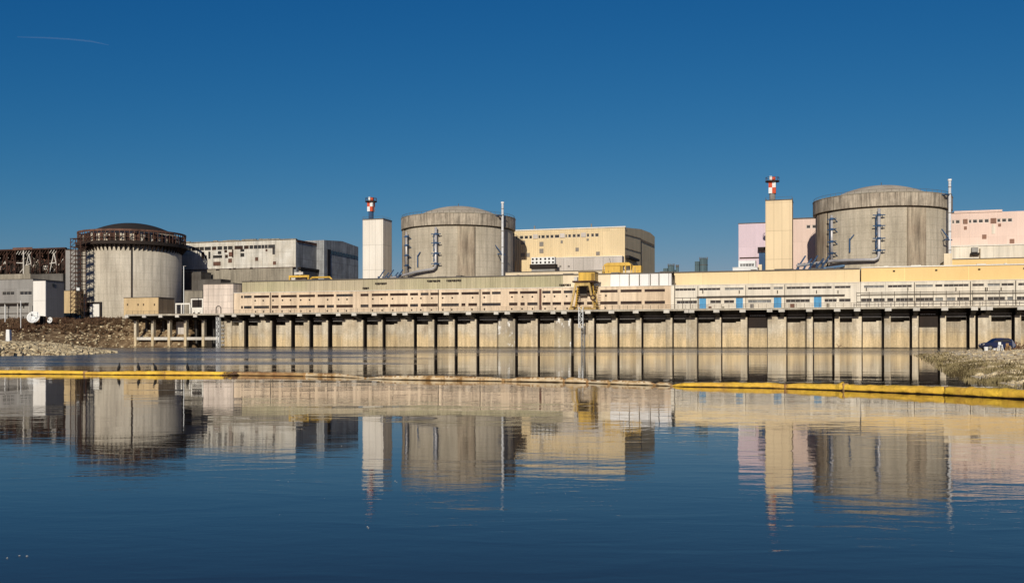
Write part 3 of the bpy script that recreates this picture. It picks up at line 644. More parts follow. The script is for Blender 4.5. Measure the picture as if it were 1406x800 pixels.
# ================================================================== REACTORS
def reactor(px, Y, label, rot, old=False):
    X = (px-CX)/F*Y; s, t = ST(X, Y)
    r = thing('reactor_building', label, 'reactor', s, t, 10.25, 'round reactor buildings')
    Rw = 21.3
    A0 = R(rot-90)+PHI     # world angle of a buttress, expressed in the site frame
    if not old:
        MB().lathe(s, t, [(Rw,10.25),(Rw,45.1)], 128).build('containment_wall', 'reactor', r, True)
        MB().lathe(s, t, [(Rw,44.8),(22.2,45.0),(22.2,49.3),(21.7,49.35),(21.4,48.6),(19,48.5)], 128).build('ring_beam', 'ring', r)
        Rc = (19**2+5.9**2)/(2*5.9); prof = []
        for i in range(15):
            a = math.asin(19/Rc)*(1-i/14); prof.append((max(.01, Rc*math.sin(a)), 54.4-Rc*(1-math.cos(a))))
        MB().lathe(s, t, prof, 96).build('dome', 'dome', r, True)
        for k in range(4):
            a = A0+k*math.pi/2; hw = 3.1/Rw
            mb = MB(); mb.lathe(s, t, [(Rw,10.25),(Rw+.55,10.26),(Rw+.55,44.4),(Rw,44.45)], 8, a-hw, a+hw)
            for q_ in (a-hw, a+hw):
                c, d = math.cos(q_), math.sin(q_)
                mb.add([(s+Rw*c, t+Rw*d, 10.25), (s+(Rw+.55)*c, t+(Rw+.55)*d, 10.25), (s+(Rw+.55)*c, t+(Rw+.55)*d, 44.4), (s+Rw*c, t+Rw*d, 44.4)], [(0,1,2,3)])
            mb.build('buttress', 'buttress', r)
            MB().lathe(s, t, [(Rw+.08,10.3),(Rw+.08,44.3)], 2, a+hw+.002, a+hw+.02).build('joint', 'blacksteel', r)
        MB().lathe(s, t, [(22.22,49.12),(22.3,49.14),(22.3,49.42),(21.6,49.44)], 96).build('coping', 'oldlow', r)
        MB().lathe(s, t, [(Rw+.03,44.5),(Rw+.12,44.52),(Rw+.12,44.98)], 96).build('ring_shadow_line', 'blacksteel', r)  # black band painting a stronger shadow line under the ring beam
        MB().tube([(s, t, 54.2), (s, t, 55.6)], .12, 6).build('lightning_rod', 'railing', r)
        mb = MB(); n = 60
        for k in range(n):
            a = 2*math.pi*k/n; mb.box(s+21.9*math.cos(a)-.04, s+21.9*math.cos(a)+.04, t+21.9*math.sin(a)-.04, t+21.9*math.sin(a)+.04, 49.3, 50.3)
        mb.tube([(s+21.9*math.cos(2*math.pi*k/n), t+21.9*math.sin(2*math.pi*k/n), 50.3) for k in range(n+1)], .05, 4)
        mb.build('roof_railing', 'railing', r)
    else:
        MB().lathe(s, t, [(Rw,9.5),(Rw,49.6),(20.6,49.7),(19,49.2)], 128).build('containment_wall', 'reactor_old', r, True)
        Rc = (21**2+6.4**2)/(2*6.4); prof = []
        for i in range(13):
            a = math.asin(21/Rc)*(1-i/12); prof.append((max(.01, Rc*math.sin(a)), 55.6-Rc*(1-math.cos(a))))
        MB().lathe(s, t, prof, 96).build('dome', 'darkdome', r, True)
        MB().lathe(s, t, [(Rw,44.0),(23.9,44.2),(23.9,45.6),(Rw,45.8)], 96).build('ring_walkway', 'blacksteel', r)
        MB().lathe(s, t, [(22.7,49.9),(23.3,49.9),(23.3,50.7),(22.7,50.7),(22.7,49.9)], 96).build('ring_rail', 'rustlight', r)
        MB().lathe(s, t, [(22.9,47.4),(23.15,47.4),(23.15,47.7),(22.9,47.7),(22.9,47.4)], 96).build('ring_rail', 'rust', r)
        for k in range(36):
            a = k*math.pi/18; MB().lathe(s, t, [(21.42,45.9),(21.75,46.0),(21.75,49.2),(21.42,49.3)], 2, a, a+random.uniform(.05,.15)).build('formwork_panel', random.choice(('rust','rust','rustlight','blacksteel')), r)
        # one radial bracket, one post, then copies round the drum
        n = 72
        br = MB().prism_t([(Rw-.05, 44.4), (23.5, 44.4), (23.5, 44.0), (22.0, 42.2), (Rw-.05, 41.4)], -.17, .17)  # black brackets lengthened to stand in for the shadow band below the ring
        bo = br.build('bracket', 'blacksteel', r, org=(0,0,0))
        po = MB().box(22.95, 23.2, -.12, .12, 45.5, 50).build('post', 'rustlight', r, org=(0,0,0))
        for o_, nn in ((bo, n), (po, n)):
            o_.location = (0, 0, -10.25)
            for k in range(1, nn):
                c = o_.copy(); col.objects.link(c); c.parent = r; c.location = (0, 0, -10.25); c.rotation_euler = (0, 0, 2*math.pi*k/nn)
        for k in range(90):
            a = random.uniform(0, 6.283); z = random.uniform(45.8, 49.6); rr = random.uniform(21.9, 23.0); c, d = math.cos(a), math.sin(a)
            p = Vector((s+rr*c, t+rr*d, z)); w = Vector((-d, c, 0))*random.uniform(.4, 1.6); MB().beam(p-w, p+w+Vector((0,0,random.uniform(-1.4,1.4))), random.uniform(.15,.45)).build('rebar', 'rust', r)
        for k in range(40):
            mb = MB()
            a = random.uniform(0, 6.283); c, d = math.cos(a), math.sin(a); z = random.uniform(45.9, 48.6); w_ = random.uniform(.02,.05)
            mb.lathe(s, t, [(22.3, z), (22.3, z+random.uniform(.6,1.3))], 2, a, a+w_); mb.build('loose_panel', 'beamend', r)
        mb = MB(); a = R(19.5-90)+PHI; w = .028/1.9
        mb.lathe(s, t, [(Rw+.05, H(180,408,80)), (Rw+.25, H(180,408,80)), (Rw+.25, 44.4), (Rw+.05, 44.4)], 2, a-w, a+w); mb.build('vertical_gap', 'blacksteel', r)
        # equipment hatch with a dark frame
        p1, p2 = cyl_hit(X, Y, Rw, 121), cyl_hit(X, Y, Rw, 140.5)
        q1, q2 = ST(*p1), ST(*p2); a1 = math.atan2(q1[1]-t, q1[0]-s); a2 = math.atan2(q2[1]-t, q2[0]-s)
        zt = 19.2
        MB().lathe(s, t, [(Rw, 9.7), (Rw+.8, 9.7), (Rw+.8, zt), (Rw, zt)], 6, a1, a2).build('hatch_frame', 'blacksteel', r)
        d = (a2-a1); MB().lathe(s, t, [(Rw+.86, 9.7), (Rw+.86, zt-.9)], 6, a1+d*.3, a2-d*.1).build('hatch_door', 'whiteblock', r)
    return r, s, t, X, Y
rm, ms, mt_, mX, mY = reactor(629.5, 397, 'grey concrete reactor drum in the middle, beside the white square tower', 10.5)
rr_, rs, rt, rX, rY = reactor(1210, 344.7, 'large grey concrete reactor drum at the right, before the pink hall', 9.5)
ro, os_, ot, oX, oY = reactor(182, 463, 'pale unfinished reactor drum with rusty bracket ring under its dark roof', 19, True)

def on_drum(cx, cy, r, x, z): p = cyl_hit(cx, cy, r, x); a, b = ST(p.x, p.y); return (a, b, z)
def arc_pts(s, t, r, p, q, z0, z1, n=10):
    a = math.atan2(p[1]-t, p[0]-s); b = math.atan2(q[1]-t, q[0]-s)
    return [(s+r*math.cos(a+(b-a)*i/n), t+r*math.sin(a+(b-a)*i/n), z0+(z1-z0)*i/n) for i in range(n+1)]
def steam_pipes(cx, cy, s, t, xa, xb, za, zb, ztop, xend, label, brz):
    Rp = 22.9
    A = on_drum(cx, cy, Rp, xa, 0); B = on_drum(cx, cy, Rp, xb, 0)
    r = thing('pipework', label, 'pipework', B[0], B[1], zb)
    # main pipe: down the drum at xb, elbow, round the drum to xa and off to the left
    hz = zb; pts = [(B[0], B[1], ztop), (B[0], B[1], hz+1.6)]
    arc = arc_pts(s, t, Rp, B, A, hz, za, 12)
    pts += [((B[0]*.8+arc[1][0]*.2), (B[1]*.8+arc[1][1]*.2), hz+.6)]+arc[1:]
    e = (S(xend, t-Rp-4), t-Rp-4, za-1.2)
    e = (S(xend, A[1]-3), A[1]-3, za-1.5); pts += [e]
    MB().tube(pts, .5, 12).build('main_pipe', 'pipe', r, True)
    MB().tube([(A[0], A[1], ztop-.8), (A[0], A[1], za+.2)], .4, 12).build('riser_pipe', 'pipe', r, True)
    e2 = (S(xend, A[1]-1), A[1]-1, za-3.2)
    MB().tube([(A[0]+4, A[1]-1.6, za-1.7), (A[0], A[1]-1, za-2.2), e2], .42, 10).build('lower_pipe', 'bluepipe', r, True)
    for X_, P in ((xb, B), (xa, A)):
        ang = math.atan2(P[1]-t, P[0]-s); tx, ty = -math.sin(ang), math.cos(ang)
        for z in brz:
            ln = 1.9
            mb = MB(); mb.beam((P[0]-tx*ln, P[1]-ty*ln, z), (P[0]+tx*ln, P[1]+ty*ln, z), .28)
            for sg_ in (-1, 1): mb.beam((P[0]+sg_*tx*.9, P[1]+sg_*ty*.9, z), (P[0]+sg_*tx*.9-math.cos(ang)*1.7, P[1]+sg_*ty*.9-math.sin(ang)*1.7, z-1.0), .25)
            mb.tube([(P[0]-tx*.05, P[1], z-.35), (P[0], P[1], z+.35)], .62, 10)
            mb.build('bracket', 'bluesteel', r)
        mb = MB()
        for z in brz[:-1]:
            mb.beam((P[0]-tx*.9, P[1]-ty*.9, z), (P[0]-tx*.9, P[1]-ty*.9, z-3.2), .22); mb.beam((P[0]-tx*.9, P[1]-ty*.9, z-3.2), (P[0]+tx*.2, P[1]+ty*.2, z), .18)
        mb.build('brace', 'bluesteel', r)
    # stray bracket between the risers
    mid = on_drum(cx, cy, 21.7, xa+(xb-xa)*.38, 0); zz = za+5.5
    mb = MB(); mb.beam((mid[0], mid[1], zz-3), (mid[0], mid[1], zz+1.5), .35); mb.beam((mid[0], mid[1]-.2, zz+1), (mid[0]+1.3, mid[1]-.6, zz+2.6), .3); mb.build('bracket', 'bluesteel', r)
    # raking blue props at the bottom left
    for i in range(5):
        bx = A[0]-2.2-i*1.9; mb = MB(); mb.beam((bx-2.0, A[1]-3.2, za-4.0), (bx+1.6, A[1]-1.8, za+1.8-(i%2)), .42)
        mb.beam((bx-.6, A[1]-2.5, za-4.2), (bx-.6, A[1]-2.5, za-.6), .4); mb.build('support', 'bluesteel', r)
    mb = MB(); mb.box(A[0]-12, A[0]+1, A[1]-3.6, A[1]-1, za-4.6, za-4.2); mb.build('platform', 'bluesteel', r)
    return r
steam_pipes(mX, mY, ms, mt_, 558, 598.5, Hs(375, ms, mt_-21)+0, Hs(369, ms, mt_-22), 44.0, 536, 'pipes with blue brackets running down the middle reactor drum', (41.5, 38.2, 34.4, 30.6))
steam_pipes(rX, rY, rs, rt, 1142, 1207, Hs(360, rs-18, rt-12), Hs(356.5, rs, rt-22), 44.0, 1094, 'pipes with blue brackets running down the right reactor drum', (42.0, 38.6, 34.6, 30.8))
def stack(cx, cy, x, ytop, s, t, label, zb=20.0):
    P = on_drum(cx, cy, 23.6, x, 0); Yq = Z0-P[0]*s_+P[1]*c_; zt = CAMZ+(HY-ytop)/F*Yq
    r = thing('vent_stack', label, 'vent stack', P[0], P[1], 10.25, 'tall white vent stacks')
    MB().tube([(P[0], P[1], 10.25), (P[0], P[1], zt-.9)], .42, 14).build('pipe', 'stackgrey', r, True)
    MB().tube([(P[0], P[1], zt-.9), (P[0], P[1], zt-.35)], .62, 14).build('cap', 'white', r)
    mb = MB()
    for z in (13, 19, 25, 31, 37, 43, 49, zt-3): mb.tube([(P[0], P[1], z), (P[0], P[1], z+.3)], .5, 12)
    mb.build('collar', 'greytube', r)
    ang = math.atan2(P[1]-t, P[0]-s); tx, ty = -math.sin(ang), math.cos(ang)
    for z in (34.5, 48.9):
        mb = MB(); mb.beam((P[0]-tx*2.6, P[1]-ty*2.6, z), (P[0]+tx*1.4, P[1]+ty*1.4, z), .35)
        mb.beam((P[0]-tx*2.4, P[1]-ty*2.4, z), (P[0]-math.cos(ang)*2.2, P[1]-math.sin(ang)*2.2, z-.1), .3); mb.beam((P[0], P[1], z), (P[0]-tx*2.4-math.cos(ang)*1.5, P[1]-ty*2.4-math.sin(ang)*1.5, z+3.4 if z < 40 else z), .28)
        mb.build('bracket', 'bluesteel', r)
stack(mX, mY, 690, 276, ms, mt_, 'tall thin white stack in front of the middle reactor drum')
stack(rX, rY, 1304, 244.5, rs, rt, 'tall thin white stack at the right edge of the large reactor drum')

# ================================================================== SQUARE TOWERS
def tower(x0, x1, x2, t, ytop, m, label, mastx, mw, ys):
    s0, s1 = S(x0, t), S(x1, t); t1 = TT(x2, s1) if x2 else t+(s1-s0); zt = Hs(ytop, s0, t)
    r = thing('tower', label, 'tower', s0, t, 10.25, 'tall square ventilation towers')
    block(r, m, s0, s1, t, t1, 10.25, zt, 'shaft'); block(r, 'roofgrey', s0-.1, s1+.1, t-.1, t1+.1, zt+.003, zt+.35, 'roof')
    mb = MB()
    for a in (s0, s1-.06):
        for i in range(8): mb.box(a, a+.06, t+i*(t1-t)/8, t+i*(t1-t)/8+.06, zt+.35, zt+1.2)
    mb.box(s0, s1, t, t+.06, zt+1.14, zt+1.2); mb.build('roof_railing', 'railing', r)
    # mast on the roof
    tm = t+2.0; cxs = S(mastx, tm); hw = mw/2/F*(Z0-cxs*s_+tm*c_); zz = [Hs(y, cxs, tm) for y in ys]   # support bottom, drum bottom, drum top, top
    a = thing('beacon_mast', 'red and white chequered beacon mast on top of the '+('white' if m == 'towerwhite' else 'beige')+' square tower', 'mast', cxs, tm, zt+.35, 'chequered beacon masts')
    mb = MB(); mb.tube([(cxs, tm, zt+.35), (cxs, tm, zz[1])], hw*.85, 12); mb.build('base', 'bluesteel' if m == 'towerwhite' else 'greytube', a)
    mb = MB(); n = 2
    for i in range(n):
        for j in range(2):
            for k in range(2):
                mb.cur = (i+j+k)%2; z0 = zz[1]+(zz[2]-zz[1])*i/n; z1 = zz[1]+(zz[2]-zz[1])*(i+1)/n
                mb.box(cxs-hw+j*hw, cxs+j*hw, tm-hw+k*hw, tm+k*hw, z0, z1-.003)
    mb.build('chequered_drum', ['white', 'red'], a)
    MB().tube([(cxs, tm, zz[2]), (cxs, tm, zz[2]+.35)], hw*2.0, 16).build('platform', 'blacksteel', a)
    mb = MB()
    for k in range(10):
        q_ = k*math.pi/5; mb.box(cxs+hw*1.9*math.cos(q_)-.05, cxs+hw*1.9*math.cos(q_)+.05, tm+hw*1.9*math.sin(q_)-.05, tm+hw*1.9*math.sin(q_)+.05, zz[2]+.35, zz[2]+1.5)
    mb.tube([(cxs+hw*1.9*math.cos(k*math.pi/5), tm+hw*1.9*math.sin(k*math.pi/5), zz[2]+1.5) for k in range(11)], .07, 4); mb.build('railing', 'rust', a)
    mb = MB(); mb.cur = 0; mb.box(cxs-hw*.8, cxs-.1, tm-.5, tm+.5, zz[2]+.36, zz[3]); mb.cur = 1; mb.box(cxs, cxs+hw*.8, tm-.4, tm+.4, zz[2]+.36, zz[3]-.3); mb.build('lamp_housing', ['white', 'red'], a)
tower(498, 526, 538, 70, 302, 'towerwhite', 'white square tower left of the middle reactor', 509.5, 8, (299, 290.5, 277.5, 270.5))
tower(1051, 1087.5, None, 66, 276, 'towerbeige', 'beige square tower between the lilac wall and the right reactor', 1060.5, 9.5, (275, 266, 250, 242))

# ================================================================== HALLS
# yellow hall
HT = 112; s1 = S(858, HT); s0 = S(640, HT); t1 = TT(899, s1); zt = Hs(312, s1, HT)
h = thing('turbine_hall', 'large yellow hall with a dark window strip, right of the middle reactor', 'hall', s1, HT, 10.25)
yw = 324.2
def hz(x, y): return Hs(y, S(x, HT), HT)
zw1, zw0 = hz(820, 320.3), hz(820, 324.8)
wins = [(708,711),(713.5,718.5),(720,725),(726.5,730.5),(739,742),(743,748),(749.5,754),(755.5,760),(761.5,768),(776,778.5),(780,784),(786,790.5),(792,796.5),(805.5,809),(811.5,815.5),(817,822)]
holes = [(S(a, HT), S(b, HT), zw0, zw1) for a, b in wins]
facade(h, 'hallyellow', s0, s1, 10.25, zt, HT, holes, .5)
tp = TT(880, s1); n_in = .51
mb = MB(); mb.prism_s([(HT+n_in, 10.25), (t1, 10.25), (t1, Hs(325, s1, t1)), (TT(893, s1), Hs(319.5, s1, TT(893, s1))), (tp, Hs(314.5, s1, tp)), (HT+n_in, zt-.01)], s0, s1-.002); mb.build('gable_wall', 'hallyellow', h)
for a, b, z0, z1 in holes: window(h, a, b, z0, z1, HT, 'glass', pitch=2.4, fw=.12)
for a, b in ((732,738.5),(769,775.5),(798,804.5)): MB().box(S(a, HT), S(b, HT), HT-.25, HT-.003, hz(770, 326.5), hz(770, 320.5)).build('vent_box', 'hallgreylow', h)
for x, y, w, hh in ((718.5,333,5.5,5.5),(743.5,335,5.5,6),(743.5,344.5,5.5,6),(771.3,332,3,4),(807,329,3,3),(792.5,342.5,4.5,5),(821,348,5,5),(718,350,5.5,5.5),(725,350,5,5.5)):
    zb = hz(x, y+hh/2); MB().box(S(x-w/2, HT), S(x+w/2, HT), HT-.12, HT-.003, zb, hz(x, y-hh/2)).build('louvre', 'louvre', h)
# roof edge, gable details
MB().box(s0, s1+.3, HT-.3, HT+.6, zt+.003, zt+.45).build('roof_edge', 'trim', h)
sv = s1+.12
MB().box(s1+.003, sv, tp-.6, tp+.6, Hs(372, s1, tp), Hs(328, s1, tp)).build('gable_strip', 'blacksteel', h)
mb = MB(); te = TT(898, s1); mb.prism_s([(tp, Hs(328, s1, tp)), (te, Hs(335.8, s1, te)), (te, Hs(339, s1, te)), (tp, Hs(331, s1, tp))], s1+.003, sv); mb.build('gable_window', 'brownclad', h)
for ya, yb in ((340, 346.5), (321, 327)):
    mb = MB(); mb.prism_s([(HT, Hs(ya-.0, s1, HT)), (tp-.6, Hs(yb, s1, tp)), (tp-.6, Hs(yb+1.2, s1, tp)), (HT, Hs(ya+1.2, s1, HT))], s1+.003, s1+.08); mb.build('seam_strip', 'brownclad', h)
ta = TT(873, s1); mb = MB(); mb.prism_s([(HT+.5, Hs(350.5, s1, HT)), (ta, Hs(356, s1, ta)), (ta, Hs(359, s1, ta)), (HT+.5, Hs(354, s1, HT))], s1+.003, s1+1.6); mb.build('side_canopy', 'blacksteel', h)
z_ = hz(800, 354.6); block(h, 'hallgreylow', S(762, 108), s1-.3, 108, HT-.003, 10.25, z_, 'plinth_block'); block(h, 'hallyellow', S(690, 106), S(761.8, 106), 106, HT-.003, 10.25, hz(740, 358), 'plinth_block')
MB().box(S(762, 108), s1-.3, 107.8, HT-.004, z_+.003, z_+.3).build('plinth_coping', 'trim', h)
for x, y in ((769.5,365.5),(781,365.5)): MB().box(S(x-1.3, 108), S(x+1.3, 108), 107.9, 107.997, H(x, y+1.3, 108), H(x, y-1.3, 108)).build('louvre', 'louvre', h)
for x in (734, 812): MB().tube([(S(x, HT+3), HT+3, zt+.2), (S(x, HT+3), HT+3, zt+2.2)], .3, 8).build('roof_vent', 'greytube', h)
# cooler bank
ct = 98; a, b = S(729.5, ct), S(761.5, ct); r = thing('cooler_bank', 'white bank of round fans on a black frame, before the yellow hall', 'cooler', a, ct, H(745, 371, ct))
zb = H(745, 371, ct); zm = H(745, 362.6, ct); zt_ = H(745, 353, ct)
MB().box(a-.5, b+.4, ct-.6, ct+3, zb+.8, zm-.01).build('frame', 'blacksteel', r)
MB().box(a, b, ct, ct+2.4, zm, zt_).build('casing', 'white', r)
mb = MB(); mb.box(a, b, ct+.2, ct+.5, 10.25, zb+.8); mb.build('support', 'greytube', r)
f0 = None
for i in range(6):
    for j in range(2):
        cx = a+(b-a)*(i+.5)/6+(.15 if i > 2 else -.15); cz = zm+(zt_-zm)*(j+.5)/2
        MB().tube([(cx, ct-.1, cz), (cx, ct+.05, cz)], .42, 14).build('fan', 'blacksteel', r)
# low cream wall behind the long building
def simple(name, label, cat, x0, x1, t, d, ytop, m, roof='roofgrey', zb=10.25, xref=None, rh=.25, group=None):
    a, b = S(x0, t), S(x1, t); zt = H(xref or (x0+x1)/2, ytop, t)
    r = thing(name, label, cat, a, t, zb, group); block(r, m, a, b, t, t+d, zb, zt); block(r, roof, a-.1, b+.1, t-.15, t+d+.1, zt+.003, zt+rh, 'roof'); return r, a, b, zt
simple('service_building', 'low pale yellow building with a flat roof, behind the long pinkish one', 'building', 694, 868, 42, 14, 372.5, 'cream', xref=780)
r, a, b, z_ = simple('service_building', 'low warm yellow building at the right edge, before the pink hall', 'building', 1300, 1700, 40, 20, 355.5, 'orangeband', xref=1350)
MB().box(a-.9, a+1.4, 39, 39.9, 10.25, z_+1.8).build('chimney', 'cream', r)
# pink hall
PTt = 107; h = None
s0 = S(1078, PTt); s1 = S(1640, PTt); zt = H(1350, 291.5, PTt)
h = thing('turbine_hall', 'salmon pink hall with a window strip, behind the right reactor', 'hall', s0, PTt, 10.25)
zw0, zw1 = H(1350, 305.8, PTt), H(1350, 300.8, PTt)
wins = [(1107,1113),(1115,1121),(1307,1310.5),(1312,1318),(1321.5,1323.5),(1330,1334),(1335.5,1342),(1343.5,1350),(1351.5,1358),(1369,1374),(1375.5,1382),(1383.5,1390)]
holes = [(S(a, PTt), S(b, PTt), zw0, zw1) for a, b in wins]
facade(h, 'hallpink', s0, s1, 10.25, zt, PTt, holes, .5)
block(h, 'hallpink', s0, s1, PTt+.51, PTt+60, 10.25, zt-.01, 'rear_wall')
for a, b, z0, z1 in holes: window(h, a, b, z0, z1, PTt, 'glass', 'trim', pitch=2.4, fw=.14)
for x, y, w, hh in ((1325.5,304,6,6.5),(1364,303,8,7)): MB().box(S(x-w/2, PTt), S(x+w/2, PTt), PTt-.2, PTt-.003, H(x,y+hh/2,PTt), H(x,y-hh/2,PTt)).build('vent_box', 'brownlouvre', h)
for x, y, w, hh in ((1325.5,313,4,4.5),(1372.5,309,4,4),(1351.5,325,6,6),(1389.5,331,6.5,6)): MB().box(S(x-w/2, PTt), S(x+w/2, PTt), PTt-.12, PTt-.003, H(x,y+hh/2,PTt), H(x,y-hh/2,PTt)).build('louvre', 'brownlouvre', h)
MB().box(S(1361.5, PTt), S(1366.5, PTt), PTt-.1, PTt-.003, H(1364,321,PTt), H(1364,308,PTt)).build('pale_panel', 'whitewall', h)
mb = MB(); mb.box(s0, S(1310, PTt), PTt-.3, PTt+.8, zt+.003, zt+.35); mb.build('roof_edge', 'roofgrey', h)
mb = MB(); mb.box(S(1310, PTt), S(1376, PTt), PTt-.3, PTt+.8, zt+.003, zt+.75); mb.build('roof_edge', 'hallpink', h)
zl = H(1350, 337.5, 101); block(h, 'whitewall', S(1290, 101), s1, 101, PTt-.003, 10.25, zl, 'lower_wall')
MB().box(S(1290, 101), s1, 100.7, PTt-.004, zl+.003, zl+.35).build('coping', 'trim', h)
for ya, mm in ((1,1),):
    a, b = S(1334, 100), S(1343, 100); MB().box(a, b, 99.6, 100.9, H(1338,346,100), H(1338,339.5,100)).build('air_unit', 'greytube', h)
    MB().box(a-.4, b+.4, 99.2, 100.9, H(1338,349.5,100), H(1338,347.2,100)).build('bracket', 'blacksteel', h)
    MB().box(S(1345,100), S(1346.6,100), 100.6, 100.95, H(1345,356,100), H(1345,341,100)).build('ladder', 'brownclad', h)
# lilac block
lt = 104; a, b = S(1014, lt), S(1077, lt); zt = H(1030, 307, lt)
h = thing('hall_block', 'lilac pink windowless block left of the beige square tower', 'building', a, lt, 10.25)
block(h, 'lilac', a, b-.05, lt, lt+18, 10.25, zt); MB().box(a-.1, b-.1, lt-.15, lt+.4, zt+.003, zt+.3).build('roof_edge', 'roofgrey', h)
zg = H(1030, 354, lt); MB().box(a+.4, S(1050, lt), lt-.25, lt-.003, zg-.15, zg+.25).build('ledge', 'rust', h)
zg = H(1030, 344, lt); MB().box(S(1041, lt), S(1052, lt), lt-2.5, lt-.003, zg, zg+1.0).build('canopy', 'blacksteel', h)
# white low building by it
r, a, b, z_ = simple('low_building', 'small white two-step building at the foot of the lilac block', 'building', 1006, 1040, 55, 8, 367, 'white', 'white', xref=1020, rh=.1)
a2, b2 = S(1014, 57), S(1037, 57); zt = H(1025, 357.5, 57)
holes = [(a2+.4, b2-.3, H(1025, 366, 57), H(1025, 361.7, 57))]
facade(r, 'white', a2, b2, z_+.1, zt, 57, holes, .3, 'upper_wall'); block(r, 'white', a2, b2, 57.31, 62, z_+.1, zt-.01, 'upper_wall')
window(r, holes[0][0], holes[0][1], holes[0][2], holes[0][3], 57, 'glassgrey', 'white', pitch=.9)
r, a, b, z_ = simple('shaded_recess', 'dark blue narrow block painting in the shaded recess against the beige tower', 'building', 1042, 1050.5, 68, 6, 347, 'bluesteel', 'blacksteel', xref=1046)  # dark blue box stands in for the shaded recess beside the tower
MB().box(S(1041,66), S(1046,66), 66, 67.9, 10.25, H(1043,363,66)).build('door_hood', 'cream', r)

# weathered white hall at the left
OT = 130; s0 = S(225, OT); s1 = S(406, OT); zt = Hs(328.5, s1, OT)
h = thing('turbine_hall', 'weathered white unfinished hall with broken window strip, right of the rusty reactor', 'hall', s1, OT, 10.25)
def hy(x, y): return Hs(y, S(x, OT), OT)
z0w, z1w = hy(340, 341.8), hy(340, 336.9)
def wy(y, x=330): return hy(x, y)
holes = []
wl = [(256,262.6),(263,268.6),(269,273.6),(274,280),(281,289.5),(291,297),(298.5,305),(307,312),(313,319.5),(322,333.5),(335,341.5),(342.5,347.5),(348.5,353.6),(354.2,358.5),(359,363),(363.5,367.5),(368.2,377.6)]
for a, b in wl: holes.append((S(a, OT), S(b, OT), z0w, z1w))
hb = [(277,280.5,345,355),(281,284,350,355),(286,289,345,355),(299,304,344.8,349),(292.5,305,350.3,354.3),(308,312,343.5,347),(309,313,350,354.5),(318.5,320.5,343,354),(330,335.5,343,346.5),(330,335.5,348.5,353.5),(374,377.5,342,351.5)]
for a, b, y1, y2 in hb: holes.append((S(a, OT), S(b, OT), wy(y2, 300), wy(y1, 300)))
facade(h, 'hallold', s0, s1, hy(400, 366.5), zt, OT, holes, .5)
for k, (a, b, z0, z1) in enumerate(holes): window(h, a, b, z0, z1, OT, random.choice(('glass','glassbrown','glass')), 'rust', pitch=2.6 if k < len(wl) else 9, fw=.08)
tm = TT(442, s1)
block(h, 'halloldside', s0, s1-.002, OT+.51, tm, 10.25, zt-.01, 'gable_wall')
block(h, 'oldlow', s0, s1-1, OT-1.2, OT+.5, 10.25, hy(400, 367.5), 'lower_wall')
for x, y, w, hh in ((352.5,355.5,4,5),(316,357.8,5,5.5),(316.5,349,4.5,6),(366,343.5,2.5,3),(298,362,10,5.5),(377,361,4,4.5)): MB().box(S(x-w/2, OT), S(x+w/2, OT), OT-.14, OT-.003, hy(x,y+hh/2), hy(x,y-hh/2)).build('rusty_plate', 'rustlight', h)
for x, y, w in ((301,370.5,5),(318,369.5,3.5),(324,369,3.5),(347,368.5,4),(315,387,6),(347,386,3)): MB().box(S(x-w/2, OT), S(x+w/2, OT), OT-1.3, OT-1.203, hy(x,y+1), hy(x,y-1)).build('vent_slot', 'blacksteel', h)
mb = MB(); mb.box(s0, s1+.3, OT-.4, OT+1, zt+.003, zt+.35)
for i in range(12): a = random.uniform(s0, s1-12); mb.box(a, a+random.uniform(2,9), OT-.3, OT+.8, zt+.35, zt+random.uniform(.5,.9))
mb.build('roof_edge', 'oldlow', h)
mb = MB(); mb.box(s1+.003, s1+.2, OT+1, tm-1, Hs(332, s1, OT), Hs(328.5, s1, OT)); mb.build('rusty_fascia', 'rustlight', h)
mb = MB(); mb.box(s0, s1, OT-1.3, OT-.003, hy(400, 367.5)+.003, hy(400, 367.5)+.3); mb.build('ledge', 'rust', h)
mb = MB(); mb.box(s1+.003, s1+1.5, OT+2, tm-2, Hs(369, s1, OT), Hs(366, s1, OT)); mb.build('side_canopy', 'blacksteel', h)
block(h, 'oldlow', s1-.9, s1+.9, OT+3, tm-2, 10.25, Hs(370, s1, OT)-.3, 'lower_wall')
# zinc clad block behind it
te = TT(492, s1+4); sx = s1+4; tb = TT(445, sx)
r = thing('zinc_hall', 'dark grey zinc clad hall with a black strip, left of the white tower', 'hall', sx, tb, 10.25)
mb = MB(); mb.prism_s([(tb, 10.25), (te, 10.25), (te, Hs(339, sx, te)), (TT(470, sx), Hs(331, sx, TT(470, sx))), (tb, Hs(329.5, sx, tb))], sx-60, sx); mb.build('wall', 'halloldside', r)
ta_, tb_ = TT(449.5, sx), TT(453.5, sx); MB().box(sx+.003, sx+.15, ta_, tb_, Hs(379, sx, ta_), Hs(342, sx, ta_)).build('gable_strip', 'blacksteel', r)
for i in range(9):
    xa_ = 454+i*4.15; t_a, t_b = TT(xa_, sx), TT(xa_+3.4, sx); yy = 343.8+i*.85
    mb = MB(); mb.prism_s([(t_a, Hs(yy, sx, t_a)), (t_b, Hs(yy+.6, sx, t_b)), (t_b, Hs(yy+5.2, sx, t_b)), (t_a, Hs(yy+4.6, sx, t_a))], sx+.003, sx+.12); mb.build('window', 'glass', r)
# auxiliary blocks, coloured dark to paint in the reactor's shadow
r, a, b, z_ = simple('auxiliary_block', 'block coloured shadow-dark between the rusty ring reactor and the weathered hall', 'building', 240, 276, 119, 8, 374, 'cavity', 'cavity', xref=262)
r, a, b, z_ = simple('auxiliary_block', 'low concrete block coloured shadow-dark right behind the grid-panelled annex', 'building', 272, 303, 112, 8, 384, 'cavity', 'cavity', xref=285)
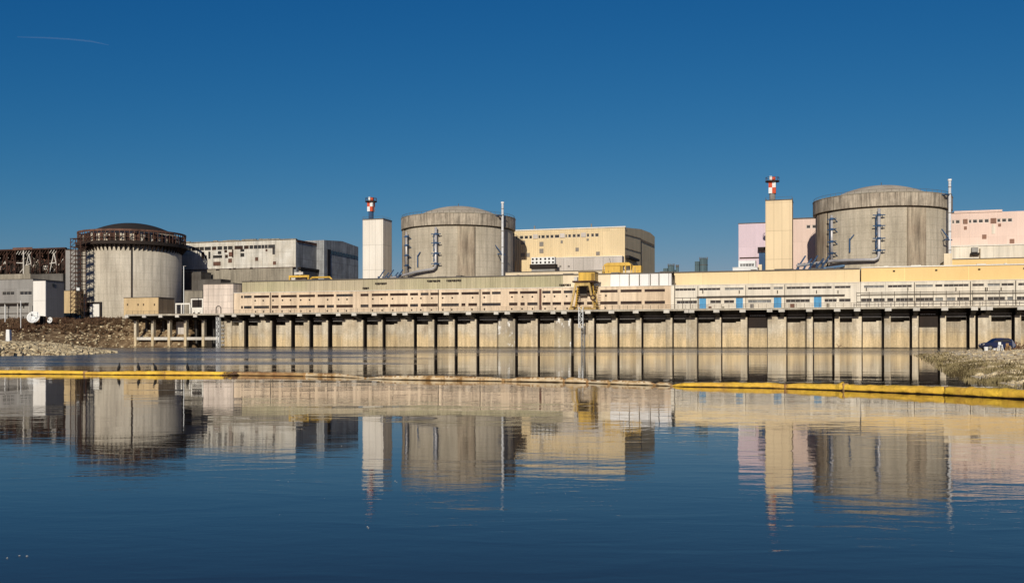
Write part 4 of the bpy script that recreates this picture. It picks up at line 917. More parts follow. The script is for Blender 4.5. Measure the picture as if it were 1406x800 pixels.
# small sheds right of the unfinished reactor
r, a, b, z_ = simple('site_shed', 'small corrugated shed just left of the grid-panelled block', 'shed', 253, 278, 45, 8, 399, 'oldlow', xref=265)
r, a, b, z_ = simple('site_shed', 'small dark shed with white frame left of the grid-panelled block', 'shed', 262, 279, 30, 6, 409.5, 'trim', xref=270, zb=10.25)
MB().box(a+.6, b-.5, 29.9, 29.997, 14.2, z_-.5).build('opening', 'blacksteel', r)
r, a, b, z_ = simple('site_shed', 'low pale shed with small arches on the deck beside the grid-panelled block', 'shed', 262.5, 278.5, 14, 4, 423, 'trim', 'trim', xref=270, zb=DECK)
for k in range(2): MB().tube([(a+1.2+k*1.9, 13.9, DECK+.4), (a+1.2+k*1.9, 13.99, DECK+.4)], .6, 12).build('arch', 'blacksteel', r)
s0 = S(241, 13); s1 = S(261, 13); r = thing('white_frame', 'open white post frame between the ochre cabin and the grid-panelled block', 'frame', s0, 13, DECK)
zt = H(250, 418, 13)
for x in (241.5, 249, 260.5): a = S(x, 13); MB().box(a-.2, a+.2, 13, 13.4, DECK, zt).build('post', 'trim', r)
MB().box(s0, s1, 12.9, 13.5, zt+.003, zt+.5).build('beam', 'trim', r)
# ochre cabin on the pier
ctn = 9; s0 = S(170, ctn); s1 = S(217.5, ctn); t1 = TT(239.5, s1); zt = H(200, 408.5, ctn)
r = thing('cabin', 'ochre cabin with brown side standing on the open pier', 'cabin', s0, ctn, DECK)
holes = [(S(x-.9, ctn), S(x+.9, ctn), H(x, 419.8, ctn), H(x, 416.6, ctn)) for x in (175,189.5,197,212)]
facade(r, 'shed', s0, s1, DECK+.01, zt, ctn, holes, .3)
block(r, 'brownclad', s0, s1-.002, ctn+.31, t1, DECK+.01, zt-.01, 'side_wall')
for h_ in holes: window(r, *h_, ctn, 'glass', 'shed', pitch=3, fw=.04)
block(r, 'roofgrey', s0-.1, s1+.1, ctn-.15, t1+.1, zt+.003, zt+.2, 'roof')
# lamp pole
def pole(x, t, yb, yt, label, name='lamp_pole', r_=.14, m='white', lamp=True, zb=None):
    s = S(x, t); zt = Hs(yt, s, t); z0 = zb if zb is not None else Hs(yb, s, t)
    o = thing(name, label, 'pole', s, t, z0); MB().tube([(s, t, z0), (s, t, zt)], r_, 8).build('shaft', m, o)
    if lamp: MB().box(s-.1, s+1.0, t-.2, t+.2, zt-.003, zt+.18).build('lamp_head', 'greytube', o)
    return o
o = pole(252.3, 20, 420, 365.5, 'tall thin white lamp pole at the right side of the rusty ring reactor', zb=10.25)
pole(28.5, -12, 450, 412.5, 'thin white pole standing before the grey building at the left edge', 'flag_pole', .12, lamp=False)
pole(7, 4, 442, 419, 'shorter pale pole at the far left edge before the grey building', 'flag_pole', .16, lamp=False)

# ================================================================== LEFT EDGE
# grey building with white corner block
gt = 30; s1 = S(62.5, gt); sa = S(45.5, gt); t1 = TT(88, s1); zt = H(55, 385.5, gt)
r = thing('office_block', 'white cubic block with side coloured grey for shade beside the satellite dish', 'building', sa, gt, 9.6)
block(r, 'whiteblock', sa, s1, gt, gt+.4, 9.3, zt, 'front_wall'); block(r, 'greyblock', sa, s1-.003, gt+.41, t1, 9.3, zt-.01, 'side_wall')  # grey material on the side wall paints in its shade
tw = TT(73.5, s1); MB().box(s1+.003, s1+.1, tw-.7, tw+.6, Hs(393.5, s1, tw), Hs(389.5, s1, tw)).build('window', 'glass', r)
block(r, 'roofgrey', sa-.05, s1+.1, gt-.1, t1+.1, zt+.003, zt+.2, 'roof')
gt = 33; s0 = S(-140, gt); s1 = S(45.3, gt); zt = H(20, 383.8, gt)
r = thing('office_wing', 'grey panelled wing with two dark windows at the left edge', 'building', s0, gt, 9.6)
hl = [(S(a, gt), S(b, gt), H(22, 405, gt), H(22, 400, gt)) for a, b in ((-50,-33),(-24,-7),(3,19.5),(27,43.5))]
h2 = [(S(a, gt), S(b, gt), H(22, 424, gt), H(22, 419, gt)) for a, b in ((-20,-16),(-4,0),(10,13),(26,28),(31,33.5))]
h3 = [(S(a, gt), S(b, gt), H(22, 441, gt), H(22, 434, gt)) for a, b in ((-20,-16),(-4,0),(10,13),(30,33))]
facade(r, 'greyblock', s0, s1, 9.3, zt, gt, hl+h2+h3, .35); block(r, 'greyblock', s0, s1, gt+.36, gt+16, 9.3, zt-.01, 'rear_wall')
for h_ in hl+h2+h3: window(r, *h_, gt, 'glass', 'frame', pitch=1.9)
zc = H(22, 417, gt); MB().box(s0, S(40, gt), gt-2.2, gt-.003, zc, zc+.35).build('canopy', 'roofgrey', r)
for x in (-30, -12, 6.5, 24, 40): a = S(x, gt-2); MB().box(a-.14, a+.14, gt-2, gt-1.7, 9.3, zc).build('canopy_post', 'frame', r)
zc = H(22, 430.5, gt); MB().box(s0, S(40, gt), gt-.3, gt-.004, zc, zc+.3).build('ledge', 'roofgrey', r)
block(r, 'roofgrey', s0, s1, gt-.1, gt+16.1, zt+.003, zt+.22, 'roof')
# open steel frame hall
ft = 105; s0 = S(-120, ft); s1 = S(89.5, ft); zb = H(40, 376, ft); zt = H(40, 342, ft); d = 26
r = thing('steel_frame_hall', 'open skeleton hall of rusty and white steel trusses at the left edge', 'building', s0, ft, 10.25)
MB().box(s0, s1, ft+9, ft+9.4, zb, zt-.3).build('dark_backing', 'blacksteel', r); MB().box(s0, s1, ft+.2, ft+24, zt-.395, zt-.2).build('roof_deck', 'rust', r)  # black backing and roof deck added to darken the open interior
n = 19
for i in range(n+1):
    a = s0+(s1-s0)*i/n; MB().box(a-.25, a+.25, ft, ft+.5, zb, zt-.4).build('column', random.choice(('frame','rust','rust','rust')), r)
    if i < n:
        b = s0+(s1-s0)*(i+1)/n; mb = MB()
        if i % 3 != 1: mb.beam((a, ft+1, zb+.5), ((a+b)/2, ft+1, zt-2), .38); mb.beam(((a+b)/2, ft+1, zt-2), (b, ft+1, zb+.5), .38)
        for k in range(3): mb.beam((a+(b-a)*k/3, ft+.6, zt-2.4), (a+(b-a)*(k+1)/3, ft+.6, zt-.5), .25)
        mb.beam((a, ft+.7, zb+(zt-zb)*random.uniform(.3,.6)), (b, ft+.7, zb+(zt-zb)*.45), .35)
        mb.beam((a, ft+3, zb+1), (b, ft+6, zt-3), .3)
        mb.build('truss', random.choice(('frame','frame','rust')), r); mb = MB()
        for k in range(9): u0, v0 = a+(b-a)*random.random(), zb+(zt-zb)*random.random()*.85; mb.beam((u0, ft+2+k*.5, v0), (u0+random.uniform(-1.5,1.5), ft+2+k*.5, v0+random.uniform(-1.5,2.5)), random.uniform(.15,.4))
        mb.build('truss', random.choice(('rust','rustlight','oldlow')), r)
        if random.random() < .55:
            z = zb+random.uniform(.2, 6); MB().box(a+random.uniform(.2,2), b-random.uniform(.2,2), ft+7, ft+7.3, z, z+random.uniform(.8,2.4)).build('loose_panel', random.choice(('hallgreylow','beamend','oldlow')), r)
MB().box(s0, s1, ft-.2, ft+1.2, zt-.4, zt+.3).build('eaves_beam', 'rust', r)
MB().box(S(18, ft), S(45, ft), ft-.35, ft-.21, zt-.3, zt+.9).build('roof_sheet', 'rustlight', r)
MB().box(s0, S(45, ft), ft-1.5, ft+12, 10.25, zb).build('lower_wall', 'oldlow', r)
MB().box(S(45.2, ft), s1, ft-1.4, ft+12, 10.25, zb-.3).build('lower_wall', 'cavity', r)
MB().box(S(36.5, ft), S(43.5, ft), ft-1.4, ft-.4, zb, zb+4).build('infill_panel', 'oldlow', r)
r, a, b, z_ = simple('concrete_block', 'tall plain grey block between the steel skeleton hall and the scaffold', 'building', 90, 106, 104, 8, 343.5, 'greyblock', xref=95)
r, a, b, z_ = simple('ochre_building', 'small ochre building at the foot of the scaffold tower', 'building', 88, 106, 77, 4, 399, 'shed', xref=97, zb=9.8)
MB().box(S(90,76.5), S(98,76.5), 76.5, 76.9, 9.8, 13.2).build('gate', 'blacksteel', r)
MB().box(S(104,76), S(109.5,76), 75.6, 76.6, 9.8, 13.4).build('container', 'door', r)
# scaffold tower
sct = 73; s0 = S(97, sct); s1 = S(111, sct); zt = H(104, 327, sct); zb = 9.8
r = thing('scaffold_tower', 'tall rusty scaffold stair tower on the left side of the ring reactor', 'scaffold', s0, sct, zb)
for a in (s0, (s0+s1)/2, s1):
    for b in (sct, sct+3): MB().box(a-.12, a+.12, b-.12, b+.12, zb, zt).build('standard', 'rust', r)
nl = 20
for i in range(nl+1):
    z = zb+(zt-zb)*i/nl; mb = MB()
    for b in (sct, sct+3): mb.box(s0-.5, s1+.8, b-.09, b+.09, z-.09, z+.09)
    if i < nl: mb.beam((s0, sct, z), ((s0+s1)/2, sct, z+(zt-zb)/nl), .18); mb.beam((s1, sct, z), ((s0+s1)/2, sct, z+(zt-zb)/nl), .18)
    if i % 2 == 0: mb.box(s0, s1, sct, sct+3, z-.2, z-.1)
    mb.build('lift', 'rust', r)
MB().box(S(105,sct-1), S(109,sct-1), sct-1, sct-.6, H(107,399,sct), H(107,395,sct)).build('white_box', 'white', r)
# ladder cage on reactor's left flank
r = thing('ladder', 'spiky steel ladder up the left flank of the ring reactor', 'ladder', S(113, 80), 80, 10)
MB().tube([(S(113, 80), 80, 10), (S(113, 80), 80, 44)], .16, 6).build('rail', 'rust', r)
mb = MB()
for i in range(30): mb.box(S(112, 80), S(117, 80), 79.9, 80.1, 11+i*1.12, 11.15+i*1.12)
mb.build('rung', 'rust', r)
# satellite dishes
def dish(x, y, t, rad, label, tilt=25, yaw=20, zb=9.0):
    s = S(x, t); z = Hs(y, s, t)
    o = thing('satellite_dish', label, 'satellite dish', s, t, zb)
    ax = Vector((math.sin(R(yaw)), -math.cos(R(yaw))*math.cos(R(tilt)), math.sin(R(tilt)))).normalized(); u = ax.orthogonal().normalized(); v = ax.cross(u); c = Vector((s, t, z))
    mb = MB(); vs = []; fs = []; K = 28
    for side in (0, 1):
        for i in range(7):
            rr = rad*max(.001, i/6); dp = .45*(rr*rr/rad)-.12*side
            for k in range(K): q_ = 2*math.pi*k/K; vs.append(c+u*rr*math.cos(q_)+v*rr*math.sin(q_)+ax*dp)
    for side in (0, 1):
        for i in range(6):
            for k in range(K): b = side*7*K; fs.append((b+i*K+k, b+i*K+(k+1)%K, b+(i+1)*K+(k+1)%K, b+(i+1)*K+k))
    for k in range(K): fs.append((6*K+k, 6*K+(k+1)%K, 13*K+(k+1)%K, 13*K+k))
    mb.add(vs, fs); mb.build('reflector', 'white', o, True)
    tip = c+ax*rad*1.0; mb = MB()
    for k in range(3): q_ = 2*math.pi*k/3+.4; mb.tube([c+u*rad*.9*math.cos(q_)+v*rad*.9*math.sin(q_)+ax*.4*rad, tip], .05, 5)
    mb.build('strut', 'greytube', o); MB().tube([tip-ax*.1, tip+ax*.35], .22, 10).build('feed_horn', 'blacksteel', o)
    mb = MB(); mb.tube([(s, t+.5, zb), c-ax*.2], [.35, .2], 8); mb.beam((s-1, t+1.4, zb), c-ax*.3, .15); mb.beam((s+1, t+1.4, zb), c-ax*.3, .15); mb.build('pedestal', 'blacksteel', o)
dish(47, 436.6, -4, 2.15, 'large white satellite dish before the white cubic block', zb=6.8)
dish(69.5, 439.5, -3, 1.0, 'small white satellite dish right of the large one', 10, 0, zb=6.8)
a = S(57.5, -2); single(MB().box(a-.9, a-.1, -2, -1, 6.8, Hs(433.5, a, -2)).box(a+.15, a+.8, -2, -1, 6.8, Hs(434, a, -2)), 'equipment_cabinet', 'blacksteel', 'dark twin cabinet between the two satellite dishes', 'cabinet', a, -2, 6.8)
X = (10.5-CX)/F*230; single(MB().prism_t([(X-.45,1.8),(X+.45,1.8),(X+.36,4.5),(X-.36,4.5)], 230, 231), 'marker_stone', 'white', 'upright white marker stone among the brown brush on the left bank', 'marker', X, 230, 2.2, world_frame=True)

# ================================================================== QUAY OBJECTS
# gantry crane
cs = 0
def P_(x, t, y): s = S(x, t); return (s, t, Hs(y, s, t))
r = thing('gantry_crane', 'yellow portal crane with splayed legs standing on the quay deck', 'crane', S(804, 4), 4, DECK)
tn, tf = 1.6, 6.6; zt = DECK+8.1
sl0, sl1, sr0, sr1 = S(791, tn), S(783.5, tn), S(808.5, tn), S(816, tn)
for t in (tn, tf):
    for top, bot in ((sl0, sl1), (sr0, sr1)):
        MB().tube([(bot, t, DECK+.5), (top, t, zt)], [.3, .38], 4).build('leg', 'cranepale', r)
    MB().box(sl1-.5, sl1+.9, t-.35, t+.35, DECK+.1, DECK+.75).build('bogie', 'cranepale', r); MB().box(sr1-.9, sr1+.5, t-.35, t+.35, DECK+.1, DECK+.75).build('bogie', 'cranepale', r)
for a in (sl1, sr1): MB().box(a-.25, a+.25, tn+.4, tf-.4, DECK+.8, DECK+1.25).build('sill_beam', 'cranepale', r)
mb = MB(); mb.box(sl0-1.0, sr0+1.6, tn-.6, tf+.8, zt, zt+.45); mb.build('platform', 'rust', r)
for t in (tn, tf): MB().box(sl0-.2, sr0+.2, t-.15, t+.3, zt-1.0, zt-.003).build('cross_beam', 'cranepale', r)
a, b = S(794.5, tn+.5), S(816.5, tn+.5); mb = MB(); mb.box(a, b, tn+.3, tf, zt+.46, zt+2.9); mb.build('machine_house', 'crane', r)
MB().box(a-.1, b+.1, tn+.2, tf+.1, zt+2.903, zt+3.1).build('roof', 'rust', r)
MB().box(sl0-.6, a-.3, tn, tn+1.3, zt+.46, zt+1.6).build('cabinet', 'frame', r)
mb = MB()
for i in range(4): mb.box(b-.9+i*.22, b-.8+i*.22, tn+.2, tn+.298, zt+.5, zt+2.6)
mb.build('grille', 'rust', r)
MB().tube([(sr0+1.3, tn-.3, DECK+3.6), (sr0+1.3, tn+.1, DECK+3.6)], .85, 16).build('cable_reel', 'rust', r)
MB().tube([(sr0+1.3, tn-.4, DECK+3.6), (sr0+1.3, tn-.31, DECK+3.6)], .45, 12).build('reel_hub', 'cranepale', r)
mb = MB(); mb.box(sl0-.2, sl0+2.0, tf-.2, tf-.1, DECK+4.5, zt-1.0); mb.build('counterweight', 'railing', r)
for k in range(2):
    mb = MB(); s_a = sl1 if k == 0 else sr0+.4
    mb.beam((s_a+1.2, tn+1, DECK+1), (s_a+(1.9 if k == 0 else .6), tn+1, zt-1), .22)
    for i in range(9): mb.box(s_a+1.1+i*.05, s_a+1.9+i*.05, tn+.9, tn+1.1, DECK+1.2+i*.7, DECK+1.3+i*.7)
    mb.build('ladder', 'crane', r)
mb = MB(); mb.box(S(781,tn), S(826,tn), tn-.9, tn-.85, DECK+1.1, DECK+1.2); mb.box(S(793,tn), S(811,tn), tn, tn+.8, DECK+.16, DECK+1.0); mb.build('toe_frame', 'cranepale', r)
# crane rails
mb = MB(); mb.box(S(500, tn), S(1200, tn), tn-.08, tn+.08, DECK+.004, DECK+.1); mb.box(S(500, tf), S(1200, tf), tf-.08, tf+.08, DECK+.004, DECK+.1)
single(mb, 'crane_rails', 'rust', 'pair of rusty rails set along the quay deck under the yellow crane', 'rails', S(500, tn), tn, DECK)
# lattice ladders on the quay face
def lattice(x, t, z0, z1, w, label, m='white'):
    s = S(x, t); o = thing('lattice_ladder', label, 'ladder', s, t, z0, 'ladders hanging on the quay face')
    for k in (0, 1):
        for j in (0, 1): MB().box(s+k*w-.07, s+k*w+.07, t+j*.7-.07, t+j*.7+.07, z0, z1).build('rail', m, o)
    mb = MB(); n = int((z1-z0)/w)
    for i in range(n):
        a = z0+(z1-z0)*i/n; b = z0+(z1-z0)*(i+1)/n; p, q_ = (s, s+w) if i % 2 else (s+w, s); mb.beam((p, t, a), (q_, t, b), .12); mb.box(s, s+w, t-.04, t+.04, a-.05, a+.05)
    mb.build('lacing', m, o)
lattice(794.6, -.7, 5.9, DECK+.9, 1.15, 'upper white lattice ladder hanging below the yellow crane')
lattice(798.2, 3.3, .1, 6.4, .9, 'lower grey lattice ladder reaching the water below the yellow crane', 'greytube')
lattice(297, 1.5, -.4, DECK-.5, 1.1, 'white ladder between the open pier and the quay wall')
# yellow roof cranes
def roofcrane(x0, x1, yb, yt, t, label, style):
    a, b = S(x0, t), S(x1, t); zb, zt = H((x0+x1)/2, yb, t), H((x0+x1)/2, yt, t)
    o = thing('roof_crane', label, 'crane', a, t, zb); hh = zt-zb
    if style == 0:
        MB().box(a+.6, a+(b-a)*.62, t, t+4, zb+.35, zt-.5).build('machine_house', 'crane', o)
        MB().prism_t([(a+.4, zt-.5), (a+1.4, zt), (b-.8, zt), (b-.2, zt-.6), (b-.2, zt-1), (a+.4, zt-1)], t-.2, t+4.2).build('hood', 'crane', o)
        for k in (.0, .66, .78, .96): MB().box(a+(b-a)*k, a+(b-a)*k+.3, t-.1, t+.3, zb, zt-.99).build('leg', 'crane', o)
        MB().box(a-.2, a+.5, t, t+1, zb, zb+1).build('drum', 'blacksteel', o); MB().tube([(a+2.3, t+1, zt-.3), (a+2.0, t+1, zt+1.5)], .08, 5).build('aerial', 'railing', o)
    elif style == 1:
        MB().box(a, b, t, t+.8, zt-.9, zt-.2).build('girder', 'crane', o)
        for k in (0, .93): MB().box(a+(b-a)*k, a+(b-a)*k+.45, t, t+.6, zb, zt-.903).build('leg', 'crane', o)
        MB().box(a+.9, a+(b-a)*.3, t+.3, t+1.4, zb, zt-1).build('cabinet', 'frame', o); MB().box(a+(b-a)*.36, b-1, t+.3, t+1.4, zb, zt-1).build('machine_box', 'rust', o)
        MB().box(a+2, a+(b-a)*.7, t+.1, t+.4, zt+.1, zt+.9).build('handrail', 'frame', o)
    elif style == 2:
        mb = MB(); mb.tube([(a, t, zb), (a+.1, t, zt-.6), (a+.8, t, zt), (b-.8, t, zt), (b-.1, t, zt-.6), (b, t, zb)], .32, 6); mb.build('girder', 'crane', o)
        MB().box(a+1.5, b-1.5, t+.3, t+.6, zb+.2, zb+.7).build('tie_beam', 'rust', o)
    else:
        MB().box(a, b, t, t+3, zb, zt).build('housing', 'crane', o); MB().box(a+.5, a+1.2, t-.05, t-.003, zb+.4, zt-.4).build('door', 'cranepale', o)
ZR = ZU+.3
roofcrane(827.5, 867, 376.5, 360.5, 25, 'large yellow machine house on the roof, right of the quay crane', 0)
roofcrane(868, 880, 376, 364.5, 28, 'small yellow housing beside the large rooftop machine house', 3)
roofcrane(396.5, 424, 386, 377, 22, 'yellow girder crane with grey cabinet on the roof before the weathered hall', 1)
roofcrane(426, 455.5, 386, 380.6, 22, 'low yellow arched frame on the roof, right of the girder crane', 2)
# green tanks far behind
def tank(x, y0, y1, w, t, label, ragged=False):
    s = S(x, t); Yq = Z0-s*s_+t*c_; rr = w/2/F*Yq; zt = CAMZ+(HY-y1)/F*Yq
    o = thing('storage_tank', label, 'tank', s, t, 10.25, 'dark green tanks behind the long building')
    prof = [(rr, 10.25), (rr, zt-rr*.45)]+[(rr*math.cos(k*math.pi/10), zt-rr*.45+rr*.45*math.sin(k*math.pi/10)) for k in range(1, 5)]+[(.01, zt)]
    MB().lathe(s, t, prof, 28).build('shell', 'greentank', o, True)
    MB().box(s-rr-2.0, s-rr-.2, t, t+1.6, 10.25, zt-1.4).build('stair_shaft', 'greentank', o)
    mb = MB()
    for k in range(12): q_ = k*math.pi/6; mb.box(s+rr*math.cos(q_)-.06, s+rr*math.cos(q_)+.06, t+rr*math.sin(q_)-.06, t+rr*math.sin(q_)+.06, zt-rr*.45, zt-rr*.45+1.1)
    for k in range(4): mb.tube([(s+rr*math.cos(q_+.02), t+rr*math.sin(q_+.02), zt-3-k*5) for q_ in [j*math.pi/12 for j in range(25)]], .14, 4)
    mb.build('hoop', 'railing', o)
tank(966, 374, 354, 11, 150, 'tall dark green round-topped tank left of the lilac block')
tank(921.5, 376, 363.5, 9, 150, 'shorter dark green tank seen just above the start of the yellow band')
tank(930, 376, 366, 4, 160, 'slim dark green tank right beside the shorter one')

# ================================================================== FLOATING BOOM
bp_ = [(-120,513.5,.34),(0,513,.34),(60,513.2,.33),(118,513.8,.30),(121,513.9,.22),(180,514.4,.32),(250,514.8,.32),(310,515,.27),(322,515,.27),(380,515.6,.28),(420,516.4,.27),(470,517.6,.26),(497,519,.10),(503,519.3,.07),(512,519.8,.12),(530,520.6,.24),(590,521.8,.30),(650,522.6,.27),(685,523,.22),(692,523.2,.14),(702,523.4,.17),(712,523.5,.26),(770,524.6,.30),(776,524.8,.18),(782,525,.30),(806,525.6,.24),(808,525.7,.16),(836,526.8,.21),(838,526.9,.13),(842,527,.22),(890,528.6,.20),(900,529,.10),(906,529.2,.2),(918,529.6,.17),(924,530,.08),(940,530.6,.20),(1000,531.4,.24),(1060,532.6,.25),(1080,533.2,.21),(1100,533.8,.26),(1150,535.6,.27),(1158,536,.34),(1164,536.2,.27),(1230,538.8,.29),(1300,541.8,.32),(1360,545,.33),(1406,547.5,.33),(1520,553.5,.33)]
def bpt(x, y, r): Yq = CAMZ*F/(y-HY); r = r*(.50+.20*max(0, min(1, x/1406))); return Vector(((x-CX)/F*Yq, Yq, r*.45)), r
cuts = [(-120,118,'boomyellow'),(118,322,'boomyellow'),(322,420,'boombrown'),(420,503,'boomwhite'),(503,692,'boomwhite'),(692,776,'boomwhite'),(776,808,'boomwhite'),(808,838,'boomwhite'),(838,900,'boomwhite'),(900,924,'boomwhite'),(924,1080,'boomyellow'),(1080,1160,'boomyellow'),(1160,1300,'boomyellow'),(1300,1520,'boomyellow')]
p0 = bpt(*bp_[0])[0]
boom = thing('oil_boom', 'long floating boom of yellow and bleached fabric floats across the water', 'boom', p0.x, p0.y, 0, world_frame=True)
def interp(x):
    for (a, ya, ra), (b, yb, rb) in zip(bp_, bp_[1:]):
        if a <= x <= b:
            k = (x-a)/(b-a); return bpt(x, ya+(yb-ya)*k, ra+(rb-ra)*k)
for a, b, m in cuts:
    n = max(8, int((b-a)/2.2)); mb = MB(); vs = []; K = 16; fs = []; top = []
    pts = [interp(a+(b-a)*i/n) for i in range(n+1)]
    for i, (p, r_) in enumerate(pts):
        d = (pts[min(i+1, n)][0]-pts[max(i-1, 0)][0]).normalized(); sd_ = Vector((d.y, -d.x, 0)).normalized()
        e = .55 if i in (0, n) else 1
        for k in range(K):
            q_ = 2*math.pi*k/K; wr = 1+.22*mnoise.noise(Vector((p.x*3.5, k*1.1, p.y*3)))+.10*mnoise.noise(Vector((p.x*11, k*2.1, 4)))
            vs.append(p+(sd_*math.cos(q_)*1.15+Vector((0,0,1))*math.sin(q_)*.92)*r_*.78*e*wr)
    for i in range(n):
        for k in range(K): fs.append((i*K+k, i*K+(k+1)%K, (i+1)*K+(k+1)%K, (i+1)*K+k))
    fs += [tuple(range(K)), tuple(n*K+k for k in range(K-1, -1, -1))]
    mb.add(vs, fs)
    if m == 'boomwhite':   # muddy crust on the top of the bleached floats
        mb.mi = []
        for f in mb.f:
            if len(f) > 4: mb.mi.append(0); continue
            k = f[0] % K; mb.mi.append(2 if k in (13, 14) else 1 if k in (3,4,5) or (k in (1,2) and mnoise.noise(Vector((f[0]*.11, 0, 0))) > 0) else 0)
        f_ = mb.build('float_segment', ['boomwhite', 'boombrown', 'boomwet'], boom, True)
    else:
        mb.mi = [0 if len(f) > 4 or f[0] % K not in (13, 14) else 1 for f in mb.f]
        f_ = mb.build('float_segment', [m, 'boomwet'], boom, True)
    # skirt and tie strap at the joint
    p, r_ = pts[-1]; mb = MB(); mb.tube([p-Vector((.1,0,0)), p+Vector((.1,0,0))], r_*.75, 10); mb.build('tie_strap', 'boombrown', boom)
# driftwood on the boom
def clump(x, y, w, label, name='weed_clump'):
    p, r_ = interp(x); mb = MB()
    for i in range(40): a = Vector((random.uniform(-w, w), random.uniform(-.15,.15), random.uniform(-.05,.18))); b = a+Vector((random.uniform(-.4,.4), random.uniform(-.2,.2), random.uniform(-.03,.08))); mb.beam(p+a+Vector((0,-r_,-.1)), p+b+Vector((0,-r_,-.1)), .03)
    single(mb, name, 'twig', label, 'driftwood', p.x, p.y-r_, 0, world_frame=True)
clump(313, 515, .35, 'dark tangle of driftwood against the yellow boom right of the birds')
# ================================================================== BIRDS
def cormorant(x, label, lean=0, flip=1):
    p, r_ = interp(x); p = Vector((p.x, p.y, p.z+r_*.66))
    o = thing('cormorant', label, 'bird', p.x, p.y, p.z, 'cormorants perched on the boom', world_frame=True)
    H_ = .44; l = lean
    def pt(a, z): return p+Vector((flip*(a*.55+l*z), 0, z))
    path = [pt(-.13,.01), pt(-.10,.05), pt(-.05,.11), pt(-.005,.18), pt(.02,.25), pt(.022,.30), pt(.018,.345), pt(.03,.385), pt(.06,.398), pt(.085,.395)]
    rad = [.016,.042,.07,.076,.062,.04,.032,.036,.03,.014]
    MB().tube(path, rad, 12).build('body', 'feather', o, True)
    MB().tube([pt(.08,.396), pt(.115,.392), pt(.14,.382)], [.010,.007,.003], 8).build('beak', 'beak', o, True)
    for sd_ in (-1, 1):
        w = MB(); w.tube([pt(.015,.26)+Vector((0,sd_*.045,0)), pt(-.01,.19)+Vector((0,sd_*.062,0)), pt(-.06,.10)+Vector((0,sd_*.055,0)), pt(-.12,.02)+Vector((0,sd_*.02,0))], [.02,.036,.028,.006], 8); w.build('wing', 'feather', o, True)
        MB().tube([pt(-.02,.12)+Vector((0,sd_*.03,0)), pt(.0,.03)+Vector((0,sd_*.03,0)), pt(-.005,-.03)+Vector((0,sd_*.03,0)), pt(.04,-.035)+Vector((0,sd_*.03,0))], [.02,.012,.01,.008], 8).build('leg', 'feather', o, True)
    MB().tube([pt(.05,.24), pt(.062,.20), pt(.05,.15)], [.012,.02,.01], 8).build('breast_patch', 'featherpale', o, True)
cormorant(163.5, 'upright dark cormorant, leftmost of the four on the boom', 0, 1)
cormorant(190.5, 'upright dark cormorant, second from the left on the boom', .05, -1)
cormorant(216, 'leaning dark cormorant stretched left, third on the boom', -.55, 1)
cormorant(257.5, 'upright dark cormorant with raised head, rightmost of the four on the boom', 0, -1)

# ================================================================== RIGHT BANK OBJECTS
Yc = 128.0; Xc = (1369-CX)/F*Yc; zc_ = right_h(Xc, Yc)
car = thing('parked_car', 'dark blue hatchback car parked on the gravel bank', 'car', Xc, Yc, zc_, world_frame=True)
def cpt(x, z): return (Xc+x, zc_+z)
L_ = [(-1.98,.42),(-1.95,.72),(-1.75,.88),(-.95,1.0),(-.35,1.46),(.1,1.56),(1.1,1.54),(1.55,1.38),(1.85,1.0),(1.95,.7),(1.92,.36),(1.6,.3),(-1.7,.3)]
mb = MB(); n = len(L_); ws = [.80,.84,.84,.82,.62,.58,.58,.62,.80,.84,.84,.82,.82]
vs = [(Xc+x, Yc-w, zc_+z) for (x, z), w in zip(L_, ws)]+[(Xc+x, Yc+w, zc_+z) for (x, z), w in zip(L_, ws)]
mb.add(vs, [tuple(range(n-1, -1, -1)), tuple(range(n, 2*n))]+[(i, (i+1)%n, (i+1)%n+n, i+n) for i in range(n)]); mb.build('body', 'carpaint', car)
for sg in (-1, 1):
    for poly in ([(-.85,1.03),(-.33,1.38),(.25,1.45),(.25,1.03)], [(.33,1.03),(.33,1.45),(1.08,1.43),(1.5,1.08)]):
        mb = MB(); wv = lambda z: .80-.24*(z-1.03)/.5+.012
        vs = [(Xc+x, Yc+sg*wv(z), zc_+z) for x, z in poly]; vs2 = [(v[0], v[1]-sg*.03, v[2]) for v in vs]
        mb.add(vs+vs2, [(0,1,2,3),(7,6,5,4)]+[(i, (i+1)%4, (i+1)%4+4, i+4) for i in range(4)]); mb.build('window', 'glass', car)
    for x in (-1.25, 1.2):
        w = MB().tube([(Xc+x, Yc+sg*.66, zc_+.32), (Xc+x, Yc+sg*.87, zc_+.32)], .32, 20).build('wheel', 'tyre', car)
        MB().tube([(Xc+x, Yc+sg*.86, zc_+.32), (Xc+x, Yc+sg*.885, zc_+.32)], .19, 14).build('rim', 'greytube', w)
    MB().box(Xc-1.97, Xc-1.85, Yc+sg*.5-.16, Yc+sg*.5+.16, zc_+.66, zc_+.82).build('headlight', 'lens', car)
    MB().box(Xc+1.86, Xc+1.97, Yc+sg*.6-.12, Yc+sg*.6+.12, zc_+.72, zc_+.95).build('tail_light', 'red', car)
def stool(x, Yq, m, label, h=.72):
    X = (x-CX)/F*Yq; z = right_h(X, Yq); o = thing('camping_stool', label, 'stool', X, Yq, z, world_frame=True)
    MB().box(X-.2, X+.2, Yq-.18, Yq+.18, z+h-.06, z+h).build('seat', m, o)
    for a in (-1, 1):
        for b in (-1, 1): MB().tube([(X+a*.26, Yq+b*.2, z-.02), (X+a*.14, Yq+b*.13, z+h-.06)], .05, 6).build('leg', m, o)
    MB().box(X-.16, X+.16, Yq+.16, Yq+.2, z+h, z+h+.3).build('backrest', m, o)
stool(1373.5, 118, 'white', 'white camping chair standing in front of the blue car')
stool(1384, 118, 'boombrown', 'reddish brown camping chair near the rear wheel of the blue car', .6)
